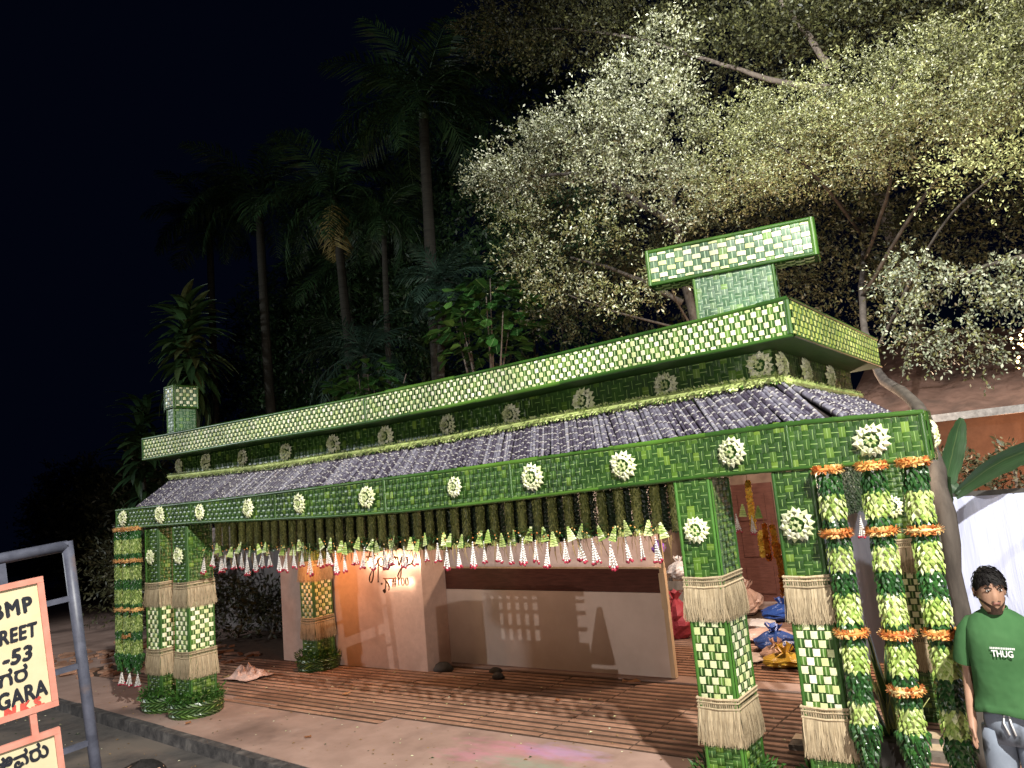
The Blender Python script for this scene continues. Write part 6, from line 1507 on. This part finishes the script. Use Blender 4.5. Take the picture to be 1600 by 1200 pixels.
    for sd in (-1, 1):
        mb = MB(); pts = [(sd*.092, 0, .86), (sd*.104, -.005, .74), (sd*.112, -.012, .55), (sd*.118, .0, .35), (sd*.126, .015, .14), (sd*.127, .015, .085)]; mb.tube([tuple(Vector(p)*s) for p in pts], [.105*s, .105*s, .090*s, .080*s, .072*s, .060*s], 18); mb.obj('trouser_leg', bottom, tr, True)
    for sd in (-1, 1):
        mb = MB(); mb.loft([(sd*.133*s, -.06*s, .0, .05*s, .135*s), (sd*.133*s, -.06*s, .03*s, .052*s, .138*s), (sd*.131*s, -.04*s, .07*s, .044*s, .10*s), (sd*.128*s, .01*s, .10*s, .036*s, .045*s)], 16, pw=2.4); mb.obj('shoe', M_SHOE, e, True)
    if detail:
        for sd in (-1, 1):
            mb = MB(); mb.tube([tuple(Vector(p)*s) for p in ((sd*.012, -.126, .965), (sd*.022, -.137, .92), (sd*.018+.02, -.134, .86))], .006*s, 6); mb.obj('drawstring', M_WHITEC, tr, True)
        me = text_mesh('THUG', .046*s, .0006, 'CENTER', .0012); me.materials.clear(); me.materials.append(M_WHITEC)
        o = link('chest_print', me, sh); o.matrix_local = Matrix.Translation((.045*s, -.150*s, 1.262*s)) @ Matrix.Rotation(PI/2, 4, 'X')
        mb = MB(); x = -.025
        while x < .115:
            w = R.uniform(.005, .009); mb.box(((x+w/2)*s, -.1495*s, 1.305*s), (w*s, .001, .010*s)); x += w+.003
        mb.obj('print_line', M_WHITEC, sh)
    e.scale = (.79, .95, 1) if detail else (1, 1, 1)
    return e
person((-.595, 5.10, 0), math.radians(-6), 1.77, 'young man in green printed t-shirt and grey trousers standing at the right edge', M_TSHIRT, M_PANTS, math.radians(28), True, 3)
person((-3.02, 1.53, -.12), math.radians(150), 1.62, 'dark haired person at the bottom left edge, only the top of the head in view', surf('dark blue cotton', [(0.3, (0.02, 0.025, 0.05)), (0.7, (0.035, 0.04, 0.08))], 5, .9), M_RAIL, 0.2, False, 8)

# ================================================================== LAMP POSTS AND AN ADDED SHADOW SCREEN
def lamp_post(head, base, label, arm):
    e = empty('street_lamp', base, label, 'street lamp', 'street lamps'); h = Vector(head)-Vector(base)
    mb = MB(); mb.tube([(0, 0, 0), (0, 0, h.z*.5), (0, 0, h.z+.1)], [.09, .07, .05], 12); mb.obj('pole', M_STEEL, e, True)
    mb = MB(); mb.tube([(0, 0, h.z+.05), (h.x*.6, h.y*.6, h.z+.32), (h.x, h.y, h.z+.30)], .03, 8); mb.obj('arm', M_STEEL, e, True)
    mb = MB(); mb.box((h.x, h.y, h.z+.26), (.5, .22, .07)); mb.obj('lamp_head', M_STEEL, e)
lamp_post(LAMP_A, (4.6, -2.2, -.12), 'tall street lamp on the near side of the road outside the photo', None)
lamp_post(LAMP_B, (-23.6, -4.4, -.12), 'street lamp far down the road to the left outside the photo', None)

e = empty('shadow_screen', (0.5, -3.0, -.12), 'added unseen screen of sheet and bars that casts the lattice shadow', 'gate')  # unseen screen, shaped so its shadow draws the lattice on the sliding gate
M_GRL = surf('shadow screen steel', [(0.3, (0.05, 0.05, 0.05)), (0.7, (0.10, 0.10, 0.10))], 9, .5)
mb = MB(); mb.box((0.06, -3, 1.1), (.22, .22, 2.5)); part_w('screen_post', mb, M_GRL, e)
mb = MB(); mb.box((.46, -3, 1.035), (.57, .03, 2.30)); part_w('sheet', mb, M_GRL, e)
for x_ in (.20, .25, .30, .35, .40, .45, .51, .545, .58, .615, .65, .685):
    mb = MB(); mb.box((x_, -3, 2.31), (.018 if x_ < .5 else .026, .018, .25)); part_w('bar', mb, M_GRL, e)
for z_, h_ in ((2.405, .035), (2.315, .016), (2.245, .016), (2.365, .014)):
    mb = MB(); mb.box((.46, -3.0, z_), (.57, .02, h_)); part_w('cross_bar', mb, M_GRL, e)
mb = MB(); mb.add([(.745, -3.01, 2.10), (.87, -3.01, 2.10), (.83, -3.01, 2.34), (.815, -3.01, 2.34), (.745, -2.99, 2.10), (.87, -2.99, 2.10), (.83, -2.99, 2.34), (.815, -2.99, 2.34)], [(3, 2, 1, 0), (4, 5, 6, 7), (0, 1, 5, 4), (1, 2, 6, 5), (2, 3, 7, 6), (3, 0, 4, 7)]); mb.box((.81, -3, .98), (.13, .03, 2.2)); part_w('shadow_wedge', mb, M_GRL, e)
